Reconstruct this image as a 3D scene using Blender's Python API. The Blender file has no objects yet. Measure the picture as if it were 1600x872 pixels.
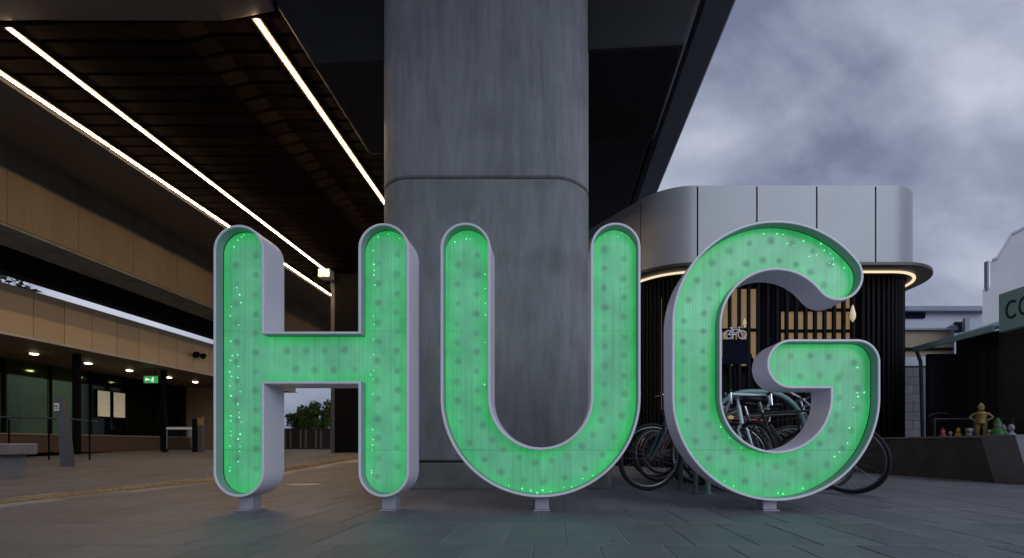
import bpy, bmesh, math, random
from mathutils import Vector, Matrix
random.seed(7)
R = math.radians
PI = math.pi
sc = bpy.context.scene
C = sc.collection

# ------------------------------------------------------------------ camera
cam_d = bpy.data.cameras.new("camera")
cam_d.sensor_width = 36.0
cam_d.lens = 16.0
cam_d.shift_x = -(865 - 800) / 1600.0
cam_d.shift_y = (695 - 436) / 1600.0
cam_d.clip_start = 0.05
cam_d.clip_end = 2000
cam = bpy.data.objects.new("camera", cam_d)
cam.location = (0, 0, 0.48)
cam.rotation_euler = (R(90), 0, 0)
C.objects.link(cam)
sc.camera = cam

# ------------------------------------------------------------------ world: overcast dusk sky
SUN_EL, SUN_AZ = R(26), R(148)
w = bpy.data.worlds.new("World")
sc.world = w
w.use_nodes = True
nt = w.node_tree
nt.nodes.clear()
def wn(t, **kw):
    n = nt.nodes.new(t)
    for k, v in kw.items():
        setattr(n, k, v)
    return n
wout = wn('ShaderNodeOutputWorld')
sky = wn('ShaderNodeTexSky', sky_type='NISHITA', sun_disc=False)
sky.sun_elevation = SUN_EL
sky.sun_rotation = SUN_AZ
bg1 = wn('ShaderNodeBackground')
bg1.inputs['Strength'].default_value = 0.05
nt.links.new(sky.outputs[0], bg1.inputs['Color'])
tc = wn('ShaderNodeTexCoord')
sep = wn('ShaderNodeSeparateXYZ')
nt.links.new(tc.outputs['Generated'], sep.inputs[0])
def wmath(op, a, b=None):
    n = wn('ShaderNodeMath', operation=op)
    for i, v in enumerate((a, b)):
        if v is None: continue
        if isinstance(v, (int, float)): n.inputs[i].default_value = v
        else: nt.links.new(v, n.inputs[i])
    return n.outputs[0]
den = wmath('ADD', wmath('ABSOLUTE', sep.outputs['Z']), 0.9)
cx_ = wmath('DIVIDE', sep.outputs['X'], den)
cy_ = wmath('DIVIDE', sep.outputs['Y'], den)
cmb = wn('ShaderNodeCombineXYZ')
nt.links.new(cx_, cmb.inputs[0]); nt.links.new(cy_, cmb.inputs[1])
mp = wn('ShaderNodeMapping')
mp.inputs['Rotation'].default_value = (0, 0, R(60))
mp.inputs['Scale'].default_value = (1.0, 2.1, 1.0)
mp.inputs['Location'].default_value = (5.2, 8.4, 0)
nt.links.new(cmb.outputs[0], mp.inputs[0])
nz = wn('ShaderNodeTexNoise')
nz.inputs['Scale'].default_value = 1.9
nz.inputs['Detail'].default_value = 8.0
nz.inputs['Roughness'].default_value = 0.54
nz.inputs['Distortion'].default_value = 0.35
nt.links.new(mp.outputs[0], nz.inputs['Vector'])
rp = wn('ShaderNodeValToRGB')
rp.color_ramp.elements[0].position = 0.39
rp.color_ramp.elements[0].color = (0.185, 0.212, 0.32, 1)
rp.color_ramp.elements[1].position = 0.64
rp.color_ramp.elements[1].color = (0.57, 0.61, 0.73, 1)
e = rp.color_ramp.elements.new(0.5); e.color = (0.335, 0.368, 0.488, 1)
nt.links.new(nz.outputs['Fac'], rp.inputs[0])
bg2 = wn('ShaderNodeBackground')
bg2.inputs['Strength'].default_value = 1.0
nt.links.new(rp.outputs[0], bg2.inputs['Color'])
mixs = wn('ShaderNodeMixShader')
mixs.inputs[0].default_value = 0.94
nt.links.new(bg1.outputs[0], mixs.inputs[1]); nt.links.new(bg2.outputs[0], mixs.inputs[2])
nt.links.new(mixs.outputs[0], wout.inputs['Surface'])

# ------------------------------------------------------------------ sun behind cloud (very soft, weak)
sd = bpy.data.lights.new("sun", 'SUN')
sd.energy = 1.15
sd.angle = R(40)
sd.color = (0.80, 0.88, 1.0)
sun = bpy.data.objects.new("sun", sd)
C.objects.link(sun)
sdir = Vector((math.sin(SUN_AZ) * math.cos(SUN_EL), math.cos(SUN_AZ) * math.cos(SUN_EL), math.sin(SUN_EL)))
sun.rotation_euler = (-sdir).to_track_quat('-Z', 'Y').to_euler()
sun.location = sdir * 30

# ------------------------------------------------------------------ render / exposure
sc.view_settings.view_transform = 'Standard'
sc.view_settings.look = 'None'
sc.view_settings.exposure = 0.0
sc.view_settings.gamma = 1.0
sc.view_settings.use_curve_mapping = False
sc.render.engine = 'CYCLES'
sc.cycles.use_denoising = True
sc.cycles.max_bounces = 6
sc.cycles.sample_clamp_indirect = 4.0
sc.cycles.caustics_reflective = False
sc.cycles.caustics_refractive = False

# ================================================================== materials
MATS = {}
def mat(name, col, rough=0.6, metal=0.0, noise=0.0, nscale=8.0, stretch=(1, 1, 1), bump=0.0, bscale=None,
        emis=None, estr=0.0, spec=0.5, rand=0.0, dirt=None):
    if name in MATS: return MATS[name]
    m = bpy.data.materials.new(name); m.use_nodes = True
    t = m.node_tree; N = t.nodes; L = t.links
    b = N['Principled BSDF']
    b.inputs['Base Color'].default_value = (*col, 1)
    b.inputs['Roughness'].default_value = rough
    b.inputs['Metallic'].default_value = metal
    b.inputs['Specular IOR Level'].default_value = spec
    if emis:
        b.inputs['Emission Color'].default_value = (*emis, 1)
        b.inputs['Emission Strength'].default_value = estr
    if noise or bump or rand:
        geo = N.new('ShaderNodeNewGeometry')
        mpn = N.new('ShaderNodeMapping'); mpn.inputs['Scale'].default_value = stretch
        L.new(geo.outputs['Position'], mpn.inputs[0])
        n1 = N.new('ShaderNodeTexNoise'); n1.inputs['Scale'].default_value = nscale
        n1.inputs['Detail'].default_value = 6; n1.inputs['Roughness'].default_value = 0.65
        L.new(mpn.outputs[0], n1.inputs['Vector'])
        val = None
        if noise:
            mr = N.new('ShaderNodeMapRange')
            mr.inputs['From Min'].default_value = 0.25; mr.inputs['From Max'].default_value = 0.75
            mr.inputs['To Min'].default_value = 1 - noise; mr.inputs['To Max'].default_value = 1 + noise
            L.new(n1.outputs['Fac'], mr.inputs['Value']); val = mr.outputs[0]
        if rand:
            oi = N.new('ShaderNodeObjectInfo')
            at = N.new('ShaderNodeAttribute'); at.attribute_name = 'tone'
            ad = N.new('ShaderNodeMath'); ad.operation = 'ADD'
            L.new(oi.outputs['Random'], ad.inputs[0]); L.new(at.outputs['Fac'], ad.inputs[1])
            fr = N.new('ShaderNodeMath'); fr.operation = 'FRACT'; L.new(ad.outputs[0], fr.inputs[0])
            mr2 = N.new('ShaderNodeMapRange')
            mr2.inputs['To Min'].default_value = 1 - rand; mr2.inputs['To Max'].default_value = 1 + rand
            L.new(fr.outputs[0], mr2.inputs['Value'])
            if val is None: val = mr2.outputs[0]
            else:
                mu = N.new('ShaderNodeMath'); mu.operation = 'MULTIPLY'
                L.new(val, mu.inputs[0]); L.new(mr2.outputs[0], mu.inputs[1]); val = mu.outputs[0]
        if val is not None:
            vm = N.new('ShaderNodeVectorMath'); vm.operation = 'SCALE'
            vm.inputs[0].default_value = col
            L.new(val, vm.inputs['Scale'])
            outc = vm.outputs[0]
            if dirt:      # stains: big soft blotches of another colour
                n3 = N.new('ShaderNodeTexNoise'); n3.inputs['Scale'].default_value = dirt[1]; n3.inputs['Detail'].default_value = 4
                L.new(geo.outputs['Position'], n3.inputs['Vector'])
                r3 = N.new('ShaderNodeMapRange'); r3.inputs['From Min'].default_value = 0.5; r3.inputs['From Max'].default_value = 0.72
                r3.inputs['To Max'].default_value = dirt[2]
                L.new(n3.outputs['Fac'], r3.inputs['Value'])
                mx = N.new('ShaderNodeMix'); mx.data_type = 'RGBA'
                L.new(r3.outputs[0], mx.inputs['Factor']); L.new(outc, mx.inputs['A'])
                mx.inputs['B'].default_value = (*dirt[0], 1)
                outc = mx.outputs['Result']
            if name == 'paver':
                for vs_, rad_, colr in ((2.6, .055, (.045, .045, .048, 1)), (1.7, .045, (.26, .26, .27, 1))):
                    vo_ = N.new('ShaderNodeTexVoronoi'); vo_.inputs['Scale'].default_value = vs_
                    L.new(geo.outputs['Position'], vo_.inputs['Vector'])
                    lt = N.new('ShaderNodeMapRange'); lt.inputs['From Min'].default_value = rad_; lt.inputs['From Max'].default_value = rad_ * .7
                    lt.inputs['To Max'].default_value = .75
                    L.new(vo_.outputs['Distance'], lt.inputs['Value'])
                    mx2 = N.new('ShaderNodeMix'); mx2.data_type = 'RGBA'
                    L.new(lt.outputs[0], mx2.inputs['Factor']); L.new(outc, mx2.inputs['A']); mx2.inputs['B'].default_value = colr
                    outc = mx2.outputs['Result']
            L.new(outc, b.inputs['Base Color'])
        if bump:
            n2 = N.new('ShaderNodeTexNoise'); n2.inputs['Scale'].default_value = bscale or nscale * 4
            n2.inputs['Detail'].default_value = 5
            L.new(mpn.outputs[0], n2.inputs['Vector'])
            bm = N.new('ShaderNodeBump'); bm.inputs['Strength'].default_value = bump; bm.inputs['Distance'].default_value = 0.02
            L.new(n2.outputs['Fac'], bm.inputs['Height']); L.new(bm.outputs[0], b.inputs['Normal'])
    MATS[name] = m
    return m

mat('concrete_pier', (0.255, 0.262, 0.275), 0.75, noise=0.28, nscale=3.0, stretch=(4.2, 4.2, 0.4), bump=0.35, bscale=26, dirt=((0.15, 0.157, 0.17), 1.3, 0.6), spec=0.35)
mat('concrete_pier_low', (0.235, 0.245, 0.25), 0.78, noise=0.24, nscale=3.0, stretch=(3.2, 3.2, 0.6), bump=0.4, bscale=30, dirt=((0.14, 0.15, 0.155), 1.7, 0.6), spec=0.35)
mat('concrete_base', (0.19, 0.20, 0.185), 0.8, noise=0.3, nscale=3.5, bump=0.4, bscale=30, dirt=((0.10, 0.115, 0.10), 2.2, 0.6), spec=0.3)
mat('joint_dark', (0.05, 0.05, 0.055), 0.9)
mat('concrete_dark', (0.10, 0.10, 0.108), 0.8, noise=0.2, nscale=1.5, bump=0.2, spec=0.3)
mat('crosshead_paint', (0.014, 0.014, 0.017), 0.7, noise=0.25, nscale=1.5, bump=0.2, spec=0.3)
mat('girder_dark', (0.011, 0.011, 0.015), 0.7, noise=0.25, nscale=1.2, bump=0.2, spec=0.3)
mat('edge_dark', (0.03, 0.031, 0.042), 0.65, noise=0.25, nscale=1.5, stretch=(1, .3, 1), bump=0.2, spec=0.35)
mat('concrete_tan', (0.19, 0.158, 0.115), 0.8, noise=0.16, nscale=1.3, stretch=(1, 3, 0.5), bump=0.25, spec=0.3, dirt=((0.13, 0.105, 0.075), 0.8, 0.5))
mat('ledge', (0.11, 0.10, 0.09), 0.7, noise=0.15, nscale=2)
mat('slat_timber', (0.020, 0.014, 0.010), 0.85, noise=0.3, nscale=5, stretch=(.4, 6, 6), rand=0.3, spec=0.02)
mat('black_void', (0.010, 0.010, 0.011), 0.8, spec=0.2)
mat('black_metal', (0.006, 0.006, 0.007), 0.8, spec=0.08, noise=0.2, nscale=6, bump=0.05)
mat('led_warm', (0.9, 0.8, 0.6), 0.4, emis=(1.0, 0.69, 0.40), estr=88.0)
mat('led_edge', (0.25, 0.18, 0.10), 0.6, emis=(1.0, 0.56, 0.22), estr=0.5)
mat('led_kiosk', (0.9, 0.85, 0.7), 0.4, emis=(1.0, 0.78, 0.50), estr=1.0)
mat('aluminium', (0.55, 0.55, 0.57), 0.4, metal=0.9)
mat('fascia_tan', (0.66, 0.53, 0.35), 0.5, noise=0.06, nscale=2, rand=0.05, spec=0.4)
mat('white_trim', (0.7, 0.7, 0.72), 0.5)
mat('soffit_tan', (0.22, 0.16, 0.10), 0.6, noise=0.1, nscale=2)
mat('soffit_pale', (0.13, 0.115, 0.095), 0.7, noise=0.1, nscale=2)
mat('olive_panel', (0.23, 0.24, 0.06), 0.6, noise=0.2, nscale=3, rand=0.35)
mat('brown_wall', (0.12, 0.075, 0.05), 0.7, noise=0.2, nscale=3, bump=0.2)
mat('tan_wall', (0.30, 0.23, 0.14), 0.65, noise=0.12, nscale=2)
mat('poster', (0.7, 0.65, 0.5), 0.5, emis=(0.85, 0.75, 0.48), estr=0.22, noise=0.2, nscale=9)
mat('paper_white', (0.8, 0.8, 0.8), 0.6)
mat('downlight', (0.9, 0.8, 0.6), 0.4, emis=(1.0, 0.78, 0.48), estr=20.0)
mat('exit_green', (0.05, 0.4, 0.12), 0.4, emis=(0.10, 0.75, 0.22), estr=0.32)
mat('exit_white', (0.8, 0.9, 0.8), 0.4, emis=(0.75, 1.0, 0.75), estr=1.0)
mat('silver', (0.34, 0.35, 0.375), 0.4, metal=0.2, noise=0.05, nscale=1.2, rand=0.04)
mat('brim', (0.045, 0.042, 0.04), 0.4, noise=0.15, nscale=3)
mat('batten', (0.005, 0.005, 0.006), 0.7, spec=0.15, noise=0.25, nscale=4, rand=0.3)
mat('window_glow', (0.12, 0.08, 0.04), 0.5, emis=(1.0, 0.63, 0.26), estr=0.16, noise=0.3, nscale=3)
mat('lamp_glow', (0.9, 0.8, 0.6), 0.5, emis=(1.0, 0.8, 0.45), estr=0.32)
mat('casing', (0.78, 0.775, 0.86), 0.38, metal=0.0, noise=0.05, nscale=4, stretch=(1, 1, .3), bump=0.03, bscale=60)
mat('liner', (0.34, 0.35, 0.42), 0.45, noise=0.06, nscale=4)
mat('foot_steel', (0.38, 0.38, 0.44), 0.5, metal=0.3, noise=0.15, nscale=12)
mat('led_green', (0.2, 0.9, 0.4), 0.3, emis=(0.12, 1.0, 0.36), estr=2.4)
mat('paver', (0.158, 0.163, 0.182), 0.52, noise=0.2, nscale=5, bump=0.25, bscale=45, rand=0.14, spec=0.45, dirt=((0.10, 0.10, 0.11), 0.9, 0.55))
mat('grout', (0.34, 0.34, 0.36), 0.85, noise=0.25, nscale=2.5, bump=0.2)
mat('tactile', (0.30, 0.215, 0.09), 0.7, noise=0.3, nscale=6, rand=0.15, bump=0.2)
mat('bench_stone', (0.22, 0.225, 0.25), 0.7, noise=0.18, nscale=6, bump=0.3)
mat('bollard_steel', (0.10, 0.10, 0.115), 0.45, metal=0.5, noise=0.15, nscale=6, stretch=(1, 1, .2))
mat('low_wall', (0.048, 0.053, 0.066), 0.8, noise=0.35, nscale=4, bump=0.3)
mat('low_wall_cap', (0.16, 0.16, 0.175), 0.75, noise=0.2, nscale=4, bump=0.2)
mat('block_wall', (0.14, 0.14, 0.15), 0.85, noise=0.25, nscale=3, bump=0.5, bscale=12, rand=0.15)
mat('shop_black', (0.028, 0.028, 0.032), 0.6, noise=0.3, nscale=2, bump=0.1)
mat('teal_sign', (0.32, 0.56, 0.56), 0.5, noise=0.08, nscale=5)
mat('teal_roof', (0.07, 0.16, 0.15), 0.5, noise=0.2, nscale=4)
mat('sign_dark', (0.012, 0.016, 0.02), 0.6)
mat('white_render', (0.50, 0.50, 0.53), 0.7, noise=0.08, nscale=1.2, bump=0.15)
mat('far_white', (0.40, 0.43, 0.50), 0.6, noise=0.1, nscale=.8)
mat('far_tan', (0.28, 0.22, 0.15), 0.7, noise=0.15, nscale=1)
mat('roof_blue', (0.22, 0.25, 0.32), 0.6, noise=0.15, nscale=1)
mat('tyre', (0.012, 0.012, 0.013), 0.75, noise=0.2, nscale=20)
mat('rim', (0.22, 0.22, 0.23), 0.35, metal=0.9)
mat('chrome', (0.6, 0.6, 0.62), 0.2, metal=1.0)
mat('rubber', (0.015, 0.015, 0.016), 0.7)
mat('red_tape', (0.45, 0.035, 0.025), 0.45)
mat('reflector_amber', (0.8, 0.5, 0.12), 0.3, emis=(1.0, .75, .25), estr=.25)
mat('bike_teal', (0.03, 0.11, 0.13), 0.3)
mat('bike_black', (0.016, 0.016, 0.018), 0.3)
mat('bike_mint', (0.66, 0.84, 0.84), 0.3)
mat('bike_red', (0.30, 0.03, 0.025), 0.3)
mat('bike_grey', (0.10, 0.10, 0.115), 0.3)
mat('bike_blue', (0.03, 0.05, 0.13), 0.3)
mat('hoop_green', (0.06, 0.10, 0.095), 0.4, noise=.15, nscale=10)
mat('hoop_teal', (0.16, 0.30, 0.28), 0.4, noise=.15, nscale=10)
mat('leaf', (0.09, 0.17, 0.045), 0.55, noise=0.5, nscale=5, spec=.3)
mat('leaf_dark', (0.035, 0.055, 0.025), 0.55, noise=0.5, nscale=3, spec=.3)
mat('bark', (0.07, 0.05, 0.035), 0.85, noise=.3, nscale=10)
mat('planter_dark', (0.03, 0.03, 0.035), 0.6)
mat('planter_pale', (0.17, 0.17, 0.18), 0.6)
mat('fig_gold', (0.315, 0.225, 0.075), 0.4, metal=.2, noise=.2, nscale=20)
mat('fig_red', (0.270, 0.018, 0.024), 0.5)
mat('fig_yellow', (0.300, 0.204, 0.018), 0.5)
mat('fig_white', (0.330, 0.330, 0.336), 0.5)
mat('fig_green', (0.030, 0.162, 0.030), 0.5)
mat('fig_grey', (0.26, 0.27, 0.30), 0.6, noise=.2, nscale=20)
mat('sign_navy', (0.008, 0.009, 0.022), 0.9, spec=0.05)

def glass_mat(name, tint, clear):
    m = bpy.data.materials.new(name); m.use_nodes = True
    t = m.node_tree; t.nodes.clear(); L = t.links
    o = t.nodes.new('ShaderNodeOutputMaterial')
    tr = t.nodes.new('ShaderNodeBsdfTransparent'); tr.inputs[0].default_value = (*tint, 1)
    gl = t.nodes.new('ShaderNodeBsdfGlossy'); gl.inputs['Roughness'].default_value = 0.05
    gl.inputs[0].default_value = (.8, .85, .8, 1)
    fr = t.nodes.new('ShaderNodeFresnel'); fr.inputs[0].default_value = 1.45
    mx = t.nodes.new('ShaderNodeMixShader')
    L.new(fr.outputs[0], mx.inputs[0]); L.new(tr.outputs[0], mx.inputs[1]); L.new(gl.outputs[0], mx.inputs[2])
    L.new(mx.outputs[0], o.inputs[0])
    MATS[name] = m
glass_mat('glass_green', (0.62, 0.72, 0.45), .8)
glass_mat('glass_clear', (0.8, 0.85, 0.85), .9)

# the lit acrylic letter face: backlit sheet, fine vertical ribs, uneven LED light
def face_material():
    m = bpy.data.materials.new('letter_face'); m.use_nodes = True
    t = m.node_tree; N = t.nodes; L = t.links
    b = N['Principled BSDF']
    b.inputs['Base Color'].default_value = (0.10, 0.24, 0.18, 1)
    b.inputs['Roughness'].default_value = 0.32
    geo = N.new('ShaderNodeNewGeometry')
    def noise(scale3, s, detail=2):
        mp_ = N.new('ShaderNodeMapping'); mp_.inputs['Scale'].default_value = scale3
        L.new(geo.outputs['Position'], mp_.inputs[0])
        n_ = N.new('ShaderNodeTexNoise'); n_.inputs['Scale'].default_value = s; n_.inputs['Detail'].default_value = detail
        L.new(mp_.outputs[0], n_.inputs['Vector'])
        return n_.outputs['Fac']
    def rng(v, a, b_, f0=0.3, f1=0.7):
        r_ = N.new('ShaderNodeMapRange'); r_.inputs['To Min'].default_value = a; r_.inputs['To Max'].default_value = b_
        r_.inputs['From Min'].default_value = f0; r_.inputs['From Max'].default_value = f1
        L.new(v, r_.inputs['Value']); return r_.outputs[0]
    def mul(a, b_):
        q = N.new('ShaderNodeMath'); q.operation = 'MULTIPLY'; L.new(a, q.inputs[0]); L.new(b_, q.inputs[1]); return q.outputs[0]
    sx_ = N.new('ShaderNodeSeparateXYZ'); L.new(geo.outputs['Position'], sx_.inputs[0])
    q1 = N.new('ShaderNodeMath'); q1.operation = 'MULTIPLY'; L.new(sx_.outputs['X'], q1.inputs[0]); q1.inputs[1].default_value = 2 * PI / .0195
    q2 = N.new('ShaderNodeMath'); q2.operation = 'SINE'; L.new(q1.outputs[0], q2.inputs[0])
    ribs = mul(rng(q2.outputs[0], .90, 1.10, -1, 1), rng(noise((60, 1, 0.9), 1.0, 2), 0.86, 1.14))
    patch = rng(noise((1, 1, 1), 5.5, 3), 0.80, 1.16)
    wide = rng(noise((1, 1, 1), 1.6, 1), 0.88, 1.12)
    ea = N.new('ShaderNodeAttribute'); ea.attribute_name = 'edge'
    ed = rng(ea.outputs['Fac'], 0.0, 1.0, 0.15, 1.0)
    edn = N.new('ShaderNodeMath'); edn.operation = 'MULTIPLY_ADD'       # uneven LED light along the edge
    L.new(rng(noise((1, 1, .7), 3.2, 2), -0.35, 0.35, .3, .7), edn.inputs[0]); edn.inputs[1].default_value = 1.0; L.new(ed, edn.inputs[2])
    edn.use_clamp = True
    ramp = N.new('ShaderNodeMix'); ramp.data_type = 'RGBA'
    L.new(edn.outputs[0], ramp.inputs['Factor'])
    ramp.inputs['A'].default_value = (0.060, 0.295, 0.138, 1)
    ramp.inputs['B'].default_value = (0.014, 0.305, 0.060, 1)
    L.new(ramp.outputs['Result'], b.inputs['Emission Color'])
    L.new(mul(mul(mul(ribs, patch), wide), rng(ed, .96, 1.12, 0, 1)), b.inputs['Emission Strength'])
    MATS['letter_face'] = m
face_material()

def bulb_material():      # dark LED module showing softly through the diffuser
    m = bpy.data.materials.new('bulb_spot'); m.use_nodes = True
    t = m.node_tree; N = t.nodes; L = t.links; N.clear()
    o = N.new('ShaderNodeOutputMaterial')
    tcn = N.new('ShaderNodeTexCoord')
    ln = N.new('ShaderNodeVectorMath'); ln.operation = 'LENGTH'
    L.new(tcn.outputs['Object'], ln.inputs[0])
    r_ = N.new('ShaderNodeMapRange'); r_.interpolation_type = 'SMOOTHSTEP'
    r_.inputs['From Min'].default_value = 0.004; r_.inputs['From Max'].default_value = 0.044
    r_.inputs['To Min'].default_value = 0.68; r_.inputs['To Max'].default_value = 0.0
    L.new(ln.outputs['Value'], r_.inputs['Value'])
    tr = N.new('ShaderNodeBsdfTransparent')
    pb = N.new('ShaderNodeBsdfPrincipled'); pb.inputs['Base Color'].default_value = (0.10, 0.14, 0.15, 1)
    pb.inputs['Emission Color'].default_value = (0.05, 0.105, 0.095, 1); pb.inputs['Emission Strength'].default_value = 1.0
    mx = N.new('ShaderNodeMixShader')
    oi = N.new('ShaderNodeObjectInfo')
    vr = N.new('ShaderNodeMapRange'); vr.inputs['To Min'].default_value = .5; vr.inputs['To Max'].default_value = 1.0
    L.new(oi.outputs['Random'], vr.inputs['Value'])
    ml = N.new('ShaderNodeMath'); ml.operation = 'MULTIPLY'; L.new(r_.outputs[0], ml.inputs[0]); L.new(vr.outputs[0], ml.inputs[1])
    L.new(ml.outputs[0], mx.inputs[0]); L.new(tr.outputs[0], mx.inputs[1]); L.new(pb.outputs[0], mx.inputs[2])
    L.new(mx.outputs[0], o.inputs[0])
    MATS['bulb_spot'] = m
bulb_material()

# ================================================================== mesh helpers
class MB:
    def __init__(s): s.v = []; s.f = []
    def add(s, vs, fs):
        o = len(s.v); s.v += [tuple(p) for p in vs]; s.f += [[i + o for i in f] for f in fs]; return s
    def box(s, x0, x1, y0, y1, z0, z1):
        vs = [(x, y, z) for x in (x0, x1) for y in (y0, y1) for z in (z0, z1)]
        return s.add(vs, [(0, 1, 3, 2), (4, 6, 7, 5), (0, 4, 5, 1), (2, 3, 7, 6), (0, 2, 6, 4), (1, 5, 7, 3)])
    def cbox(s, c, size, rz=0):
        m = Matrix.Rotation(rz, 3, 'Z'); hx, hy, hz = [q / 2 for q in size]
        vs = [Vector(c) + m @ Vector((x, y, z)) for x in (-hx, hx) for y in (-hy, hy) for z in (-hz, hz)]
        return s.add(vs, [(0, 1, 3, 2), (4, 6, 7, 5), (0, 4, 5, 1), (2, 3, 7, 6), (0, 2, 6, 4), (1, 5, 7, 3)])
    def loft(s, loops, close=True, cap=True):
        n = len(loops[0]); vs = [p for l in loops for p in l]; fs = []
        for i in range(len(loops) - 1):
            for j in range(n if close else n - 1):
                k = (j + 1) % n
                fs.append((i * n + j, i * n + k, (i + 1) * n + k, (i + 1) * n + j))
        if cap:
            fs.append(tuple(range(n - 1, -1, -1))); fs.append(tuple((len(loops) - 1) * n + j for j in range(n)))
        return s.add(vs, fs)
    def prism_y(s, poly, y0, y1):       # poly of (x, z)
        return s.loft([[(x, y0, z) for x, z in poly], [(x, y1, z) for x, z in poly]])
    def prism_z(s, poly, z0, z1):       # poly of (x, y)
        return s.loft([[(x, y, z0) for x, y in poly], [(x, y, z1) for x, y in poly]])
    def prism_x(s, poly, x0, x1):       # poly of (y, z)
        return s.loft([[(x0, y, z) for y, z in poly], [(x1, y, z) for y, z in poly]])
    def tube(s, pts, r, n=8, closed=False):
        pts = [Vector(p) for p in pts]; loops = []; m = len(pts); up = None
        rr = r if isinstance(r, (list, tuple)) else [r] * m
        for i, p in enumerate(pts):
            if closed: d = pts[(i + 1) % m] - pts[i - 1]
            else: d = pts[min(i + 1, m - 1)] - pts[max(i - 1, 0)]
            d.normalize()
            if up is None:
                up = Vector((0, 0, 1)) if abs(d.z) < .9 else Vector((1, 0, 0))
            a = d.cross(up)
            if a.length < 1e-4: a = d.cross(Vector((0, 1, 0)))
            a.normalize(); b = a.cross(d).normalized(); up = b
            loops.append([p + (a * math.cos(2 * PI * k / n) + b * math.sin(2 * PI * k / n)) * rr[i] for k in range(n)])
        if closed: loops.append(loops[0])
        return s.loft(loops, cap=not closed)
    def lathe(s, prof, c=(0, 0, 0), n=16):   # prof of (r, z)
        loops = [[(c[0] + max(r, 1e-4) * math.cos(2 * PI * k / n), c[1] + max(r, 1e-4) * math.sin(2 * PI * k / n), c[2] + z) for k in range(n)] for r, z in prof]
        return s.loft(loops)
    def sphere(s, c, rad, n=10, m=7):
        rx, ry, rz = rad if isinstance(rad, (tuple, list)) else (rad,) * 3
        loops = [[(c[0] + rx * math.sin(PI * max(.02, min(.98, i / m))) * math.cos(2 * PI * k / n), c[1] + ry * math.sin(PI * max(.02, min(.98, i / m))) * math.sin(2 * PI * k / n), c[2] - rz * math.cos(PI * i / m)) for k in range(n)] for i in range(m + 1)]
        return s.loft(loops)
    def mesh(s, name, material, smooth=False):
        me = bpy.data.meshes.new(name); me.from_pydata(s.v, [], s.f); me.update()
        bm = bmesh.new(); bm.from_mesh(me); bmesh.ops.recalc_face_normals(bm, faces=bm.faces); bm.to_mesh(me); bm.free()
        me.materials.append(MATS[material])
        if smooth:
            me.polygons.foreach_set('use_smooth', [True] * len(me.polygons))
            try: me.set_sharp_from_angle(angle=R(40))
            except Exception: pass
        return me
    def build(s, name, material, parent=None, smooth=False, bevel=0.0):
        me = s.mesh(name, material, smooth)
        o = bpy.data.objects.new(name, me); C.objects.link(o)
        if parent is not None: attach(o, parent)
        if bevel:
            md = o.modifiers.new('bevel', 'BEVEL'); md.width = bevel; md.segments = 2; md.limit_method = 'ANGLE'; md.angle_limit = R(40)
        return o
def attach(o, parent):
    o.parent = parent
def tag(o, label, cat, group=None):
    o['label'] = label; o['category'] = cat
    if group: o['group'] = group
    return o
def thing(name, label, cat, loc=(0, 0, 0), rz=0, group=None):
    o = bpy.data.objects.new(name, None); C.objects.link(o)
    o.empty_display_size = .1; o.location = loc; o.rotation_euler = (0, 0, rz)
    return tag(o, label, cat, group)
def link_mesh(name, me, parent, loc=(0, 0, 0), rot=None):
    o = bpy.data.objects.new(name, me); C.objects.link(o); o.parent = parent; o.location = loc
    if rot: o.rotation_euler = rot
    return o
def structure(o): o['kind'] = 'structure'; return o
def stuff(o): o['kind'] = 'stuff'; return o

def sstep(a, b, x):
    t = max(0.0, min(1.0, (x - a) / (b - a))); return t * t * (3 - 2 * t)
def gz(x, y):          # the paving climbs gently towards the station
    return min(0.28, 0.04 * max(0.0, y - 7.0)) * sstep(-2.0, -4.0, x)

# ================================================================== ground and paving
xs = [-600, -200, -60, -30, -20] + [-16 + i * 1.0 for i in range(27)] + [14, 20, 40, 100, 300, 600]
ys = [-60, -20, -5, 0] + [2 + i * 1.0 for i in range(24)] + [30, 40, 70, 150, 400, 900]
g = MB()
for y in ys:
    for x in xs: g.v.append((x, y, gz(x, y)))
nx = len(xs)
for j in range(len(ys) - 1):
    for i in range(nx - 1): g.f.append((j * nx + i, j * nx + i + 1, (j + 1) * nx + i + 1, (j + 1) * nx + i))
ground = structure(g.build('ground', 'grout'))

PW, PD, GAP, TH = 0.305, 0.61, 0.007, 0.004
pm = MB()
a, b_ = PW / 2 - GAP / 2, PD / 2 - GAP / 2
c_ = 0.003
pm.loft([[(-a, -b_, 0), (a, -b_, 0), (a, b_, 0), (-a, b_, 0)],
         [(-a, -b_, TH - .002), (a, -b_, TH - .002), (a, b_, TH - .002), (-a, b_, TH - .002)],
         [(-a + c_, -b_ + c_, TH), (a - c_, -b_ + c_, TH), (a - c_, b_ - c_, TH), (-a + c_, b_ - c_, TH)]])
paver_mesh = pm.mesh('paver', 'paver')
far = MB(); tones = []
TX0, TX1 = -4.80, -4.48           # tactile strip
cells = []
for j in range(-1, 34):
    yc = 1.55 + (j + .5) * PD
    off = (PW / 2 if j % 2 else 0)
    for i in range(-60, 40):
        xc = 0.06 + i * PW + off
        if xc < -15 or xc > 8.6: continue
        lx, rx = (-865 - 40) / 711 * (yc + .4) , (735 + 40) / 711 * (yc + .4)
        if xc < lx - .2 or xc > rx + .2: continue
        if TX0 - PW / 2 + .0 < xc < TX1 + PW / 2: continue
        cells.append((yc, xc))
cells.sort()
near = [c for c in cells if c[0] < 7.0][:296]
nset = set(near)
for yc, xc in near:
    o = link_mesh('paver', paver_mesh, ground, (xc, yc, 0.0002 + random.uniform(-.0008, .0008)), (random.gauss(0, .0016), random.gauss(0, .0012), 0))
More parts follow.
